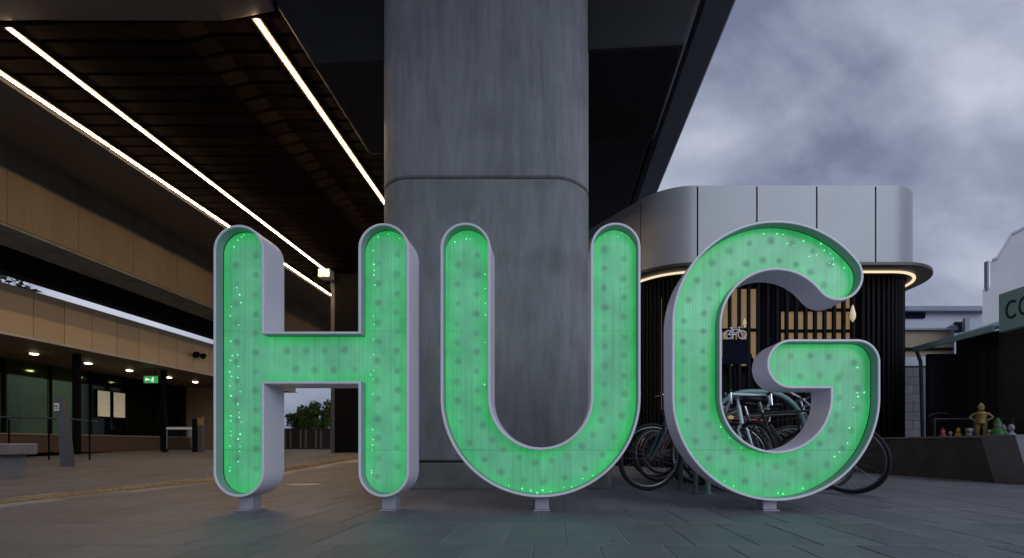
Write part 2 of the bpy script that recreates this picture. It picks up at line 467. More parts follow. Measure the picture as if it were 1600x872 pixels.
for yc, xc in cells:
    if (yc, xc) in nset: continue
    dz = random.uniform(-.0005, .0008); o0 = len(far.f)
    vs = []
    for zz, q in ((0, 0), (TH, 0)):
        for sx, sy in ((-1, -1), (1, -1), (1, 1), (-1, 1)):
            X, Y = xc + sx * a, yc + sy * b_
            vs.append((X, Y, gz(X, Y) + zz + dz))
    far.add(vs, [(4, 5, 6, 7), (0, 1, 5, 4), (1, 2, 6, 5), (2, 3, 7, 6), (3, 0, 4, 7)])
    tones += [random.random()] * 5
fo = far.build('distant_paving', 'paver', ground)
stuff(fo)
at = fo.data.attributes.new('tone', 'FLOAT', 'FACE'); at.data.foreach_set('value', tones)

# tactile strip
ts = thing('tactile_strip', 'strip of worn dull yellow studded tactile paving leading to the station', 'paving', (0, 0, 0))
tt = MB(); h = .158
tt.loft([[(-h, -h, 0), (h, -h, 0), (h, h, 0), (-h, h, 0)], [(-h, -h, .006), (h, -h, .006), (h, h, .006), (-h, h, .006)]])
for i in range(4):
    for j in range(4):
        cx0, cy0 = -h + (i + .5) * h / 2, -h + (j + .5) * h / 2
        tt.loft([[(cx0 + r_ * sx, cy0 + r_ * sy, z) for sx, sy in ((-1, -1), (1, -1), (1, 1), (-1, 1))] for r_, z in ((.016, .006), (.011, .011))])
tmesh = tt.mesh('tile', 'tactile')
for k in range(34):
    yy = 1.9 + k * .32
    xx = -4.64 + (-.03 * max(0, yy - 6))
    link_mesh('tile', tmesh, ts, (xx, yy, gz(xx, yy) + .003))

# ================================================================== viaduct with its pier
H0 = 0.48
via = thing('viaduct', 'dark elevated railway viaduct carried on a huge rounded concrete pier', 'viaduct', (-0.8, 5.9, 0))
vo = Vector((-0.8, 5.9, 0))
def vbuild(mb, *args, **kw):
    o = mb.build(*args, **kw); o.parent = via; o.location = -vo; return o
def rrect(x0, x1, y0, y1, r, n=10):
    pts = []
    for cx0, cy0, a0 in ((x1 - r, y1 - r, 0), (x0 + r, y1 - r, 90), (x0 + r, y0 + r, 180), (x1 - r, y0 + r, 270)):
        for k in range(n + 1):
            t = R(a0 + 90 * k / n); pts.append((cx0 + r * math.cos(t), cy0 + r * math.sin(t)))
    return pts
PX0, PX1, PY0, PY1 = -1.985, 0.415, 4.97, 7.1
def shaft(z0, z1, ins=0.0):
    c = .018
    def lp(i, z): return [(x, y, z) for x, y in rrect(PX0 + i, PX1 - i, PY0 + i, PY1 - i, .44 - i)]
    return MB().loft([lp(ins + c, z0), lp(ins, z0 + c), lp(ins, z1 - c), lp(ins + c, z1)])
vbuild(shaft(.30, 3.395), 'pier_lower_lift', 'concrete_pier_low', smooth=True)
vbuild(shaft(3.405, 8.4), 'pier_upper_lift', 'concrete_pier', smooth=True)
vbuild(shaft(3.3, 3.5, .03), 'joint', 'joint_dark', smooth=True)
vbuild(MB().prism_z(rrect(PX0 - .1, PX1 + .22, PY0 - .03, PY1 + .1, .06, 4), 0, .285), 'plinth', 'concrete_base', bevel=.015)
# crosshead (hammerhead) just behind the pier face, slightly tilted
ch = [(-2.80, H0 + 4.42), (1.52, H0 + 4.64), (1.75, H0 + 5.3), (2.1, H0 + 7.0), (-4.6, H0 + 7.0), (-3.65, H0 + 5.75), (-3.32, H0 + 5.35), (-3.22, H0 + 5.10)]
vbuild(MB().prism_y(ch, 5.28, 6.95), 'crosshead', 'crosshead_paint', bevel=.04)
# box girder and cantilevered edge, running away from the camera
gp = [(-2.2, H0 + 7.05), (2.20, H0 + 7.05), (2.30, H0 + 7.25), (2.30, H0 + 9), (-2.2, H0 + 9)]
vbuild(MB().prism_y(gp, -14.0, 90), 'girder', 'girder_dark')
ep = [(2.32, H0 + 7.18), (2.45, H0 + 7.13), (3.05, H0 + 7.5), (3.30, H0 + 8.05), (3.30, H0 + 9.6), (3.15, H0 + 9.6), (2.32, H0 + 8.9)]
y0 = -13.0
while y0 < 88:
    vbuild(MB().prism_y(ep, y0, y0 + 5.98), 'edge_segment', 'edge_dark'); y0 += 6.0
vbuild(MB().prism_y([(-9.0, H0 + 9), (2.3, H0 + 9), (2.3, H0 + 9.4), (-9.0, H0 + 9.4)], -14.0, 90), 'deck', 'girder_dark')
# inner concrete side girder right of the slatted ceiling
tag(MB().prism_y([(-2.58, H0 + 5.0), (-1.9, H0 + 5.0), (-1.9, H0 + 7), (-2.58, H0 + 7)], 6.96, 22).build('side_girder', 'concrete_dark'),
    'grey concrete girder along the inner edge of slatted ceiling', 'girder')
tag(MB().prism_y([(-14, H0 + 5.03), (-3.9, H0 + 5.03), (-3.3, H0 + 5.14), (-3.3, H0 + 6.2), (-14, H0 + 6.2)], 5.13, 5.40).build('front_beam', 'ledge', bevel=.01),
    'brown grey concrete downstand beam at the front of the slatted ceiling', 'beam')

# ================================================================== slatted ceiling and strip lights
ceil = thing('slatted_ceiling', 'dark brown slatted timber ceiling under the viaduct', 'ceiling', (-5, 10, H0 + 5.0))
co = Vector((-5, 10, H0 + 5.0))
bk = MB().box(-7.52, -2.6, 5.42, 26, H0 + 5.22, H0 + 5.3).build('backing', 'black_void', ceil); bk.location = -co
sl = MB()
prof = [(-7.46, 5.02), (-4.55, 5.02), (-4.25, 5.10), (-2.62, 5.10)]
n = len(prof)
lo = [[(x - co.x, sy, z - 5.0) for x, z in prof] + [(x - co.x, sy, z + .09 - 5.0) for x, z in reversed(prof)] for sy in (-.095, .095)]
sl.loft(lo)
smesh = sl.mesh('slat', 'slat_timber')
yy = 5.54
while yy < 25.8:
    link_mesh('slat', smesh, ceil, (0, yy - co.y, random.uniform(-.006, .006))); yy += .25
lg = MB().box(-7.80, -7.515, 5.41, 26, H0 + 4.975, H0 + 5.4).build('edge_ledge', 'ledge', ceil); lg.location = -co
lg = MB().box(-9.55, -7.805, 5.41, 26, H0 + 5.3, H0 + 5.4).build('upper_panel', 'soffit_pale', ceil); lg.location = -co

def strip(x, z, y0, y1, label, brk=None, endbox=False, lip=.02):
    t = thing('strip_light', label, 'strip light', (x, (y0 + y1) / 2, z + .045), 0, 'warm strip lights on the slatted ceiling')
    L = (y1 - y0) / 2
    MB().box(-.07, .07, -L, L, -.012, .0).box(-.07, -.064, -L, L, -lip, -.012).box(.064, .07, -L, L, -.02, -.012).build('housing', 'black_metal', t)
    segs = [(-L, L)] if not brk else [(-L, brk - (y0 + y1) / 2 - .02), (brk - (y0 + y1) / 2 + .02, L)]
    for s0, s1 in segs:
        MB().prism_y([(-.013, -.0186), (-.011, -.034), (.011, -.034), (.013, -.0186)], s0 + .01, s1 - .01).build('diffuser', 'led_warm', t)
    MB().box(-.046, .046, -L + .01, L - .01, -.0185, -.0125).build('lens', 'led_edge', t)  # warm halo around the diffuser, added as a faintly glowing band
    if endbox: MB().box(-.17, .17, L + .002, L + .3, -.24, .02).build('end_box', 'white_trim', t, bevel=.01)
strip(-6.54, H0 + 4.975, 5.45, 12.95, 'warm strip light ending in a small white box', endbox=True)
strip(-7.435, H0 + 4.975, 5.45, 25, 'warm strip light along ceiling edge above the tan concrete beam', brk=7.62, lip=.075)  # deeper left lip added to keep this strip's light off the ledge
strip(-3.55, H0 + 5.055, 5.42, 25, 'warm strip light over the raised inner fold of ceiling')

# ================================================================== tan beam and darker beams on the station side
tb = thing('concrete_beam', 'tan lit concrete beam with vertical joints beneath the ceiling ledge', 'beam', (-9.3, 10, H0 + 3.65))
y0 = 3.2
while y0 < 30:
    o = MB().prism_y([(-9.6, 3.89), (-9.6, 6.2), (-10.2, 6.2), (-10.2, 3.89)], y0, y0 + 1.192).build('beam_panel', 'concrete_tan', tb)
    o.location = (9.3, -10, -3.65); y0 += 1.2
tag(MB().prism_y([(-9.62, H0 + 3.84), (-9.62, H0 + 3.888), (-10.6, H0 + 3.888), (-10.6, H0 + 3.84)], 3.2, 30).build('beam_soffit_plate', 'concrete_base'),
    'grey soffit plate under the tan concrete beam', 'plate')
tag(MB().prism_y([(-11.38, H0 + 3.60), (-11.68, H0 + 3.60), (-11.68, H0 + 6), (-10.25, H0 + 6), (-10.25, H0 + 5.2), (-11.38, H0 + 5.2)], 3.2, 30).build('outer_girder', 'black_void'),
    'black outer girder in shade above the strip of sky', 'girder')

# dark square post
tag(MB().box(-6.36, -5.68, 13.2, 13.9, 0.2, H0 + 5.0).build('support_post', 'black_metal', bevel=.02),
    'tall black support post behind the letter H', 'post')
tag(MB().box(-6.52, -6.38, 13.3, 13.45, 0.2, H0 + 5.0).build('downpipe', 'bollard_steel', bevel=.02),
    'slim grey downpipe beside the black support post', 'pipe')

# ================================================================== station building
SX = -12.0
st = thing('station_building', 'low tan panelled station building with glazed front and deep soffit', 'building', (SX, 14, .28))
so = Vector((SX, 14, .28))
def sb(mb, name, m, **kw):
    o = mb.build(name, m, st, **kw); o.location = -so; return o
ys0 = 10.5 - .668 * 4
panel = MB().box(-.03, .0, -.327, .327, H0 + 2.46, H0 + 3.54).mesh('fascia_panel', 'fascia_tan')
for i in range(20):
    yc = ys0 + .668 * (i + .5)
    link_mesh('fascia_panel', panel, st, (0, yc - so.y, -so.z))
YS, YE = ys0, ys0 + 20 * .668
sb(MB().box(SX - .3, SX - .035, YS, YE, H0 + 2.45, H0 + 3.50), 'fascia_backing', 'joint_dark')
sb(MB().box(SX - .05, SX + .05, YS, YE, H0 + 2.415, H0 + 2.45), 'drip_trim', 'white_trim')
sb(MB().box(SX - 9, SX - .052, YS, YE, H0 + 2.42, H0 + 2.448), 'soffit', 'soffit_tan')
sb(MB().box(SX - 9, SX - .31, YS, YE, H0 + 3.3, H0 + 3.4), 'roof', 'concrete_dark')
WX = -15.3
sb(MB().box(WX - .2, WX + .2, YS, 19.0, .1, .78), 'base_wall', 'brown_wall')
sb(MB().box(WX - .24, WX + .24, YS, 19.0, .781, .80), 'sill', 'fascia_tan')
yy = YS
while yy < 19.0:
    sb(MB().box(WX - .012, WX + .0, yy + .03, min(yy + 1.17, 18.97), .805, H0 + 2.40), 'pane', 'glass_green')
    sb(MB().box(WX - .04, WX + .04, yy - .029, yy + .029, .801, H0 + 2.418), 'mullion', 'black_metal')
    yy += 1.2
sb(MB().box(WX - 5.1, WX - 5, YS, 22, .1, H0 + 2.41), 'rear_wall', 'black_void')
sb(MB().box(WX - 5, SX - 1.0, 8.0, YE, .285, .29), 'floor', 'brown_wall')
yy = YS
ovm = MB().box(-.02, .02, -.28, .28, .3, H0 + 2.3).mesh('wall_panel', 'olive_panel')
while yy < 20:
    if random.random() < .7: link_mesh('wall_panel', ovm, st, (WX - .55 - so.x, yy - so.y, -so.z))
    yy += .6
sb(MB().box(WX - .2, SX - .5, 19.0, 19.2, .2, H0 + 2.41), 'end_wall', 'tan_wall')
for yy in (12.05, 14.75, 18.2):
    sb(MB().box(-12.75, -12.63, yy, yy + .12, .28, H0 + 2.418), 'canopy_post', 'black_metal')
sb(MB().box(SX - 3.2, SX - .4, 20.6, 20.8, .2, H0 + 2.41), 'return_wall', 'tan_wall')
# lit notice boards behind the glass
for y0 in (15.17, 15.72):
    t = thing('notice_board', 'pale lit notice board hanging inside the station glazing', 'notice board', (WX + .05, y0 + .26, 1.42), 0, 'lit notice boards in the station')
    MB().box(-.02, .0, -.215, .215, .02, .88).build('board', 'poster', t)
    f = MB()
    f.box(-.03, .012, -.25, -.217, -.02, .92).box(-.03, .012, .217, .25, -.02, .92).box(-.03, .012, -.217, .217, -.02, .018).box(-.03, .012, -.217, .217, .882, .92)
    f.build('frame', 'black_metal', t)
for i, yy in enumerate((10.6, 12.0, 13.4, 14.7, 16.2, 17.4)):
    t = thing('downlight', 'small round warm downlight recessed in the station soffit', 'downlight', (-13.7, yy, H0 + 2.42), 0, 'downlights in the station soffit')
    MB().lathe([(.11, 0), (.11, -.02), (.085, -.024), (.085, 0)], n=16).build('trim', 'white_trim', t)
    MB().lathe([(.08, -.002), (.08, -.03), (.05, -.045)], n=16).build('lens', 'downlight', t)
ex = thing('exit_sign', 'green lit exit sign hanging from the station soffit', 'sign', (-12.85, 14.5, H0 + 2.08))
MB().box(-.21, .21, 0, .04, -.11, .11).build('housing', 'exit_green', ex)
p = MB()
p.box(-.16, -.02, -.006, -.001, -.02, .02).add([(-.17, -.004, .0), (-.10, -.004, .06), (-.10, -.004, -.06)], [(0, 1, 2)])
p.build('arrow', 'exit_white', ex)
p = MB(); p.sphere((.09, -.005, .065), (.018, .004, .018), 8, 5)
p.tube([(.08, -.004, .04), (.065, -.004, -.01)], .014, 6).tube([(.065, -.004, -.01), (.10, -.004, -.045), (.085, -.004, -.085)], .009, 6).tube([(.065, -.004, -.01), (.04, -.004, -.05), (.01, -.004, -.05)], .009, 6)
p.tube([(.08, -.004, .035), (.12, -.004, .015)], .008, 6).tube([(.08, -.004, .035), (.045, -.004, .015)], .008, 6)
p.build('figure', 'exit_white', ex)
for sx in (-.15, .15):
    MB().tube([(sx, .02, .11), (sx, .02, .34)], .008, 6).build('hanger', 'black_metal', ex)
# flood light on fascia
fl = thing('flood_light', 'small black twin-headed flood light on the tan fascia', 'light fitting', (SX, 15.2, H0 + 2.98))
MB().box(0, .1, -.06, .06, -.06, .06).build('bracket', 'black_metal', fl)
for sy in (-.14, .14):
    hd = MB().lathe([(.05, -.06), (.1, .02), (.1, .06)], n=12).build('lamp_head', 'black_metal', fl); hd.location = (.16, sy, .02); hd.rotation_euler = (0, R(110), 0)

# barrier with white bar
br = thing('barrier', 'black posted glass barrier with a white bar before the station', 'barrier', (-11.0, 13.4, .25))
for sx in (-.44, .44): MB().box(sx - .05, sx + .05, -.05, .05, 0, 1.0).build('post', 'black_metal', br, bevel=.008)
MB().box(-.38, .38, -.025, .025, .68, .75).build('bar', 'paper_white', br)
MB().box(-.385, .385, -.006, .006, .1, .67).build('pane', 'glass_clear', br)
# sign post by the end wall
sp = thing('ticket_post', 'slim grey post with a small yellow reader near station entrance', 'post', (-10.2, 13.2, .25))
MB().box(-.05, .05, -.05, .05, 0, 1.05).build('post', 'bollard_steel', sp)
MB().box(-.07, .07, -.075, -.051, .8, 1.0).build('reader', 'fig_yellow', sp)

# leaning bollard totem
bl = thing('bollard', 'leaning grey steel totem bollard beside the stone bench', 'bollard', (-9.18, 8.6, 0.02))
lp = []
for z, x0, x1, d in ((0, -.09, .10, .05), (1.36, -.19, -.05, .045)):
    lp.append([(x0, -d, z), (x1, -d, z), (x1, d, z), (x0, d, z)])
MB().loft(lp).build('body', 'bollard_steel', bl, bevel=.008)
MB().box(-.19, -.11, -.066, -.047, 1.10, 1.24).build('label_plate', 'paper_white', bl)
p = MB(); p.box(-.175, -.125, -.0685, -.0665, 1.13, 1.145); p.box(-.175, -.125, -.0685, -.0665, 1.17, 1.20)
p.build('label_print', 'sign_dark', bl)
# railing by bench
rl = thing('handrail', 'thin steel handrail sloping behind the stone bench', 'railing', (-10.9, 10.2, .13))
MB().tube([(-1.6, 0, .98), (.0, .1, .93), (.55, .12, .88)], .02).build('rail', 'bollard_steel', rl, smooth=True)
for q in (-1.4, -.5, .42): MB().tube([(q, .08, 0), (q, .08, .92)], .016).build('post', 'black_metal', rl)

# bench
bn = thing('bench', 'chunky grey stone bench with slatted open sides', 'bench', (-8.18, 6.35, 0))
MB().box(-.85, .72, -.24, .24, .34, .50).build('seat', 'bench_stone', bn, bevel=.02)
for q in (-.72, -.05, .52): MB().box(q - .08, q + .08, -.2, .2, 0, .338).build('leg', 'bench_stone', bn, bevel=.01)
for z in (.09, .18, .27): MB().box(-.64, .44, -.15, -.11, z - .025, z + .025).build('slat', 'bench_stone', bn)

# ------------------------------------------------------------ planter and shrubs beyond the post
def leaf_cloud(name, m, parent, c, rad, n, size, rng, clumps=14):
    mb = MB(); cl = []
    for _ in range(clumps):
        while True:
            p = Vector((rng.uniform(-1, 1), rng.uniform(-1, 1), rng.uniform(-1, 1)))
            if p.length < 1: break
        cl.append((p * .8, rng.uniform(.22, .45)))
    for _ in range(n):
        p0, r0 = rng.choice(cl)
        d = Vector((rng.gauss(0, 1), rng.gauss(0, 1), rng.gauss(0, 1))).normalized() * r0 * rng.uniform(.5, 1.05)
        p = p0 + d
        P = Vector((c[0] + p.x * rad[0], c[1] + p.y * rad[1], c[2] + p.z * rad[2]))
        u = Vector((rng.gauss(0, 1), rng.gauss(0, 1), rng.gauss(0, 1))).normalized()
        v = u.cross(Vector((rng.gauss(0, 1), rng.gauss(0, 1), rng.gauss(0, 1)))).normalized()
        s_ = size * rng.uniform(.6, 1.3)
        mb.add([P - u * s_, P + v * s_ * .45, P + u * s_, P - v * s_ * .45], [(0, 1, 2, 3)])
    me = bpy.data.meshes.new(name); me.from_pydata(mb.v, [], mb.f); me.update(); me.materials.append(MATS[m])
    o = bpy.data.objects.new(name, me); C.objects.link(o); o.parent = parent
    return o
rng = random.Random(3)
pl = thing('planter_box', 'dark planter box with pale upright slats beyond the post', 'planter', (-11.2, 21.5, .25))
MB().box(-1.6, 1.6, 0, .8, 0, 1.0).build('box', 'planter_dark', pl)
for i in range(13):
    if i % 3 != 2: MB().box(-1.5 + i * .24, -1.42 + i * .24, -.03, -.002, .08, .95).build('slat', 'planter_pale', pl)
for i, (dx, h_, w_) in enumerate(((-1.0, .95, .75), (.1, 1.2, .85), (1.0, .8, .65))):
    sh = thing('shrub', ['green shrub leaning over the left of the planter', 'tallest bushy green shrub in the dark planter', 'small green shrub at the planter end by the post'][i], 'shrub', (-11.2 + dx, 21.9, 1.2), 0, 'shrubs in the dark planter')
    leaf_cloud('crown', 'leaf', sh, (0, 0, h_ * .5), (w_ * 1.2, .5, h_ * .72), 2600, .085, rng, 22)
    MB().tube([(0, 0, -.1), (.03, 0, h_ * .5), (-.05, .02, h_ * .9)], [.03, .022, .01], 6).build('trunk', 'bark', sh)
for i, (x, y, hh, lab) in enumerate(((-21.5, 17.0, 6.6, 'dark leafy tree rising above the station roof'), (-23.5, 22.0, 7.0, 'dark tree beyond the station roof beside another'))):
    tr = thing('tree', lab, 'tree', (x, y, .2), 0, 'trees beyond the station')
    tk = MB().tube([(0, 0, 0), (.1, 0, hh * .4), (0, .1, hh * .8)], [.2, .14, .05], 8)
    for q in range(5):
        an = q * 1.3; tk.tube([(.08, 0, hh * (.35 + .08 * q)), (math.cos(an) * 1.0, math.sin(an) * 1.0, hh * (.6 + .07 * q))], [.06, .02], 6)
    tk.build('trunk', 'bark', tr)
    leaf_cloud('crown', 'leaf_dark', tr, (0, 0, hh * .72), (2.0, 2.0, hh * .32), 4000, .14, rng, 24)
# power pole far off
pp = thing('power_pole', 'thin distant power pole with cross arm against the sky', 'pole', (-15.6, 33, .2))
MB().tube([(0, 0, 0), (0, 0, 6.2)], .09).build('shaft', 'bark', pp)
MB().box(-.9, .9, -.05, .05, 5.2, 5.32).build('cross_arm', 'bark', pp)
MB().tube([(-14, 2, 5.5), (-7, 1, 5.2), (0, 0, 5.36), (7, 1, 5.2), (14, 2, 5.5)], .015, 5).build('cable', 'black_metal', pp)

# ================================================================== the three letters
LY, DEP, REC, S = 3.22, 0.25, 0.082, 711 / 3.22
def px(p): return ((p[0] - 865) / S, H0 + (695 - p[1]) / S)
def arc(c, r, a0, a1, n):
    return [(c[0] + r * math.cos(R(a0 + (a1 - a0) * k / n)), c[1] - r * math.sin(R(a0 + (a1 - a0) * k / n))) for k in range(n + 1)]
def out_H(o):
    w = 39.5 - o; l, r = 372.5, 599.0
    return (arc((l, 390.5), w, 180, 0, 24) + [(l + w, 518 + o), (r - w, 518 + o)] + arc((r, 388), w, 180, 0, 24)
            + arc((r, 737.5), w, 0, -180, 24) + [(r - w, 600 - o), (l + w, 600 - o)] + arc((l, 737.5), w, 0, -180, 24))
def out_U(o):
    w = 39.0 - o
    return (arc((727, 386.5), w, 180, 0, 24) + arc((844.5, 621), 117.5 - w, 180, 360, 48)
            + arc((962, 386.5), w, 180, 0, 24) + arc((844.5, 621), 117.5 + w, 0, -180, 64))
GA = 38.0
c1, c2, GR = (1213, 507), (1213, 620), 124.0
def out_G(o):
    w = 39.0 - o
    T = (c1[0] + GR * math.cos(R(GA)), c1[1] - GR * math.sin(R(GA)))
    cr = 36
    return (arc(T, w, GA, GA - 180, 24) + arc(c1, GR - w, GA, 180, 44)[1:] + arc(c2, GR - w, 180, 360, 48)
            + [(c2[0] + GR - w, 607 - o)] + arc((1237, 568.5), 38.5 - o, 270, 90, 24) + arc((1376 - cr, 530 + cr), cr - o, 90, 0, 12)
            + arc(c2, GR + w, 0, -180, 64) + arc(c1, GR + w, 180, GA, 50)[:-1])
def path_pts(ch):
    if ch == 'H': return [[(372.5, 380), (372.5, 748)], [(599, 378), (599, 748)], [(425, 559), (550, 559)]]
    if ch == 'U': return [[(727, 380)] + arc((844.5, 621), 117.5, 180, 360, 40) + [(962, 380)]]
    T = (c1[0] + GR * math.cos(R(GA - 4)), c1[1] - GR * math.sin(R(GA - 4)))
    return [[T] + arc(c1, GR, GA, 180, 40) + arc(c2, GR, 180, 360, 40)[0:] + [(1337, 575), (1330, 569), (1235, 569)]]
def walk(pl, step, start):
    out = []; need = start
    for (x0, y0), (x1, y1) in zip(pl, pl[1:]):
        d = math.hypot(x1 - x0, y1 - y0)
        if d < 1e-6: continue
        while need <= d:
            t = need / d; out.append((x0 + (x1 - x0) * t, y0 + (y1 - y0) * t, (x1 - x0) / d, (y1 - y0) / d)); need += step
        need -= d
    return out
disc = MB(); disc.add([(.046 * math.cos(2 * PI * k / 16), 0, .046 * math.sin(2 * PI * k / 16)) for k in range(16)], [tuple(range(16))])
disc_mesh = disc.mesh('bulb', 'bulb_spot')
glint_mesh = MB().sphere((0, 0, 0), (.0058, .004, .0058), 8, 5).mesh('led', 'led_green')
def letter(ch, fn, feet, label, glint_lines):
    pts = [px(p) for p in fn(0)]
    xm = (min(p[0] for p in pts) + max(p[0] for p in pts)) / 2
    t = thing('illuminated_letter', label, 'letter sign', (xm, LY + DEP / 2, 0), 0, 'illuminated letters of the sign')
    off = Vector((xm, LY + DEP / 2, 0))
    def L(poly, y): return [(x - off.x, y - off.y, z) for x, z in poly]
    o0 = [px(p) for p in fn(0)]; o1 = [px(p) for p in fn(.9)]; i0 = [px(p) for p in fn(3.2)]; i1 = [px(p) for p in fn(4.0)]
    n = len(o0)
    mb = MB()
    mb.loft([L(o1, LY + DEP), L(o0, LY + DEP - .004), L(o0, LY + .004), L(o1, LY), L(i0, LY), L(i1, LY + .004)], cap=False)
    cs = mb.build('casing', 'casing', t, smooth=True)
    lnm = MB(); lnm.loft([L(i1, LY + .0041), L(i1, LY + REC - .009)], cap=False)
    lnm.build('liner', 'liner', t, smooth=True)
    gpm = MB(); gpm.loft([L(i1, LY + REC - .0089), L(i1, LY + DEP - .007)], cap=False)
    gpm.build('shadow_gap', 'rubber', t, smooth=True)
    ib = [px(p) for p in fn(.9)]
    bp = MB(); bp.add(L(ib, LY + DEP - .001), [tuple(range(n))]); bp.add(L(ib, LY + DEP - .006), [tuple(range(n))])
    bp.build('back_panel', 'casing', t)
    # face sheet cut into panels at the horizontal butt joints
    bm = bmesh.new()
    lay = bm.verts.layers.float.new('edge')
    from mathutils.geometry import tessellate_polygon
    rings = []
    for ins in (4.05, 7, 11, 16, 22, 28.5, 35):
        vs = [bm.verts.new(v) for v in L([px(p) for p in fn(ins)], LY + REC)]
        for v in vs: v[lay] = (35 - ins) / 31.0
        rings.append(vs)
    for ra, rb in zip(rings, rings[1:]):
        for q in range(n):
            k_ = (q + 1) % n
            bm.faces.new((ra[q], ra[k_], rb[k_], rb[q]))
    for tri in tessellate_polygon([[Vector((v.co.x, v.co.z, 0)) for v in rings[-1]]]):
        try: bm.faces.new([rings[-1][q] for q in tri])
        except ValueError: pass
    cuts = [-1.0, H0 + (695 - 703) / S * 1.03, H0 + (695 - 518) / S * 1.03, 9.0]
    for z0, z1 in zip(cuts, cuts[1:]):
        b2 = bm.copy()
        for zc, nrm in ((z0 + .0012, -1), (z1 - .0012, 1)):
            geom = b2.verts[:] + b2.edges[:] + b2.faces[:]
            bmesh.ops.bisect_plane(b2, geom=geom, plane_co=(0, 0, zc), plane_no=(0, 0, nrm), clear_outer=True)
        l2 = b2.verts.layers.float['edge']
        todo = set(b2.faces)
        isl = []
        while todo:
            stack = [todo.pop()]; grp = []
            while stack:
                fc = stack.pop(); grp.append(fc)
                for e_ in fc.edges:
                    for g_ in e_.link_faces:
                        if g_ in todo: todo.discard(g_); stack.append(g_)
            isl.append(grp)
        for grp in isl:
            m2 = MB(); idx = {}
            for fc in grp:
                for v in fc.verts: idx.setdefault(v, len(idx))
            vv = [v.co.copy() for v in idx]; ev = [v[l2] for v in idx]
            m2.add(vv, [[idx[v] for v in fc.verts] for fc in grp])
            nb = len(vv)
            m2.add([(v.x, v.y + .006, v.z) for v in vv], [[idx[v] for v in reversed(fc.verts)] for fc in grp])
            gs = set(grp)
            for fc in grp:
                for e_ in fc.edges:
                    if sum(1 for q in e_.link_faces if q in gs) == 1:
                        a_, c2_ = idx[e_.verts[0]], idx[e_.verts[1]]
                        m2.f.append([a_, c2_, c2_ + nb, a_ + nb])
            fo_ = m2.build('face_panel', 'letter_face', t)
            at_ = fo_.data.attributes.new('edge', 'FLOAT', 'POINT'); at_.data.foreach_set('value', ev + ev)
        b2.free()
    bm.free()
    # LED modules seen through the sheet, two staggered rows
    for pl in path_pts(ch):
        for row, st_ in ((-1, 12), (1, 12 + 15.5)):
            for x, y, dx, dy in walk(pl, 31, st_):
                q = px((x - dy * 15.5 * row + random.uniform(-1.2, 1.2), y + dx * 15.5 * row + random.uniform(-1.2, 1.2)))
                o = link_mesh('bulb', disc_mesh, t, (q[0] - off.x, LY + REC - .0016 - off.y, q[1]))
                s_ = random.uniform(.72, .98); o.scale = (s_, 1, s_)
    for pl, step, jit in glint_lines:  # sparkle reflected inside the case, drawn as small glowing beads
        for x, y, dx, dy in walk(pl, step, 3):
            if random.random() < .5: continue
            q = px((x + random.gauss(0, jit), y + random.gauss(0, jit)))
            o = link_mesh('led', glint_mesh, t, (q[0] - off.x, LY + REC - .002 - off.y, q[1]))
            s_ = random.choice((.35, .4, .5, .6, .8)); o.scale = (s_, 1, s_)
    for fx in feet:
        X = (fx - 865) / 711 * 3.345
        zt = min(z for (x, z) in [px(p) for p in fn(0)] if abs(x - X) < .16)
        ft = MB(); ft.box(X - off.x - .05, X - off.x + .05, -.05, .05, .012, zt + .014)
        ft.build('foot', 'foot_steel', t, bevel=.004)
        MB().box(X - off.x - .058, X - off.x + .058, -.075, .075, .004, .0119).build('base_plate', 'foot_steel', t)
    return t
def ga(r, a0, a1): return arc(c1, r, a0, a1, 20)
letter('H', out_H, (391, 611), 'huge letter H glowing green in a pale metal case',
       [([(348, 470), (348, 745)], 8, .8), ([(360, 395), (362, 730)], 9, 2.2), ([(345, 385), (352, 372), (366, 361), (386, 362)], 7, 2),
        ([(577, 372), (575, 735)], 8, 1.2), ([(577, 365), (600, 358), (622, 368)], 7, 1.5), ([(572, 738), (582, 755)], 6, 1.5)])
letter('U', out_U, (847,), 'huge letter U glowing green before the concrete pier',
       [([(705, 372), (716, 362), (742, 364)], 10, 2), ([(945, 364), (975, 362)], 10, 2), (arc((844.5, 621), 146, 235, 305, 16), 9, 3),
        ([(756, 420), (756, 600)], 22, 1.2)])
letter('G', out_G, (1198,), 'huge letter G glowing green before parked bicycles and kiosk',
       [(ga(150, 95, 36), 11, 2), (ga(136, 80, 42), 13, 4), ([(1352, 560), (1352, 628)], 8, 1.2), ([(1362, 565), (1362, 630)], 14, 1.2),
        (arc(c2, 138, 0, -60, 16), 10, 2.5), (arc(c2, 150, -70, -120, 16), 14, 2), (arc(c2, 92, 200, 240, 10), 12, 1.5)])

# ================================================================== kiosk with silver fascia
def kiosk_path():
    pts = []      # (x, y, nx, ny) anticlockwise seen from the front: back left -> front -> back right
    t54 = R(54); Rr = 1.3
    ax, ay = 2.91 - Rr * math.sin(t54), 9.2 + Rr * (1 - math.cos(t54))
    d = (-math.cos(t54), math.sin(t54)); nrm = (-math.sin(t54), -math.cos(t54))
    for q in (6.0, 4.8, 3.6, 2.4, 1.2): pts.append((ax + d[0] * q, ay + d[1] * q, *nrm))
    for k in range(13):
        t = t54 * (1 - k / 12); pts.append((2.91 - Rr * math.sin(t), 9.2 + Rr * (1 - math.cos(t)), -math.sin(t), -math.cos(t)))
    for q in (4.11, 5.32, 6.51): pts.append((q, 9.2, 0, -1))
    for k in range(13):
        t = R(90) * k / 12; pts.append((6.85 + .85 * math.sin(t), 10.05 - .85 * math.cos(t), math.sin(t), -math.cos(t)))
    pts.append((7.7, 12.4, 1, 0)); pts.append((7.7, 15.0, 1, 0))
    return pts
KP = kiosk_path()
KS = [0]
for p, q in zip(KP, KP[1:]): KS.append(KS[-1] + math.hypot(q[0] - p[0], q[1] - p[1]))
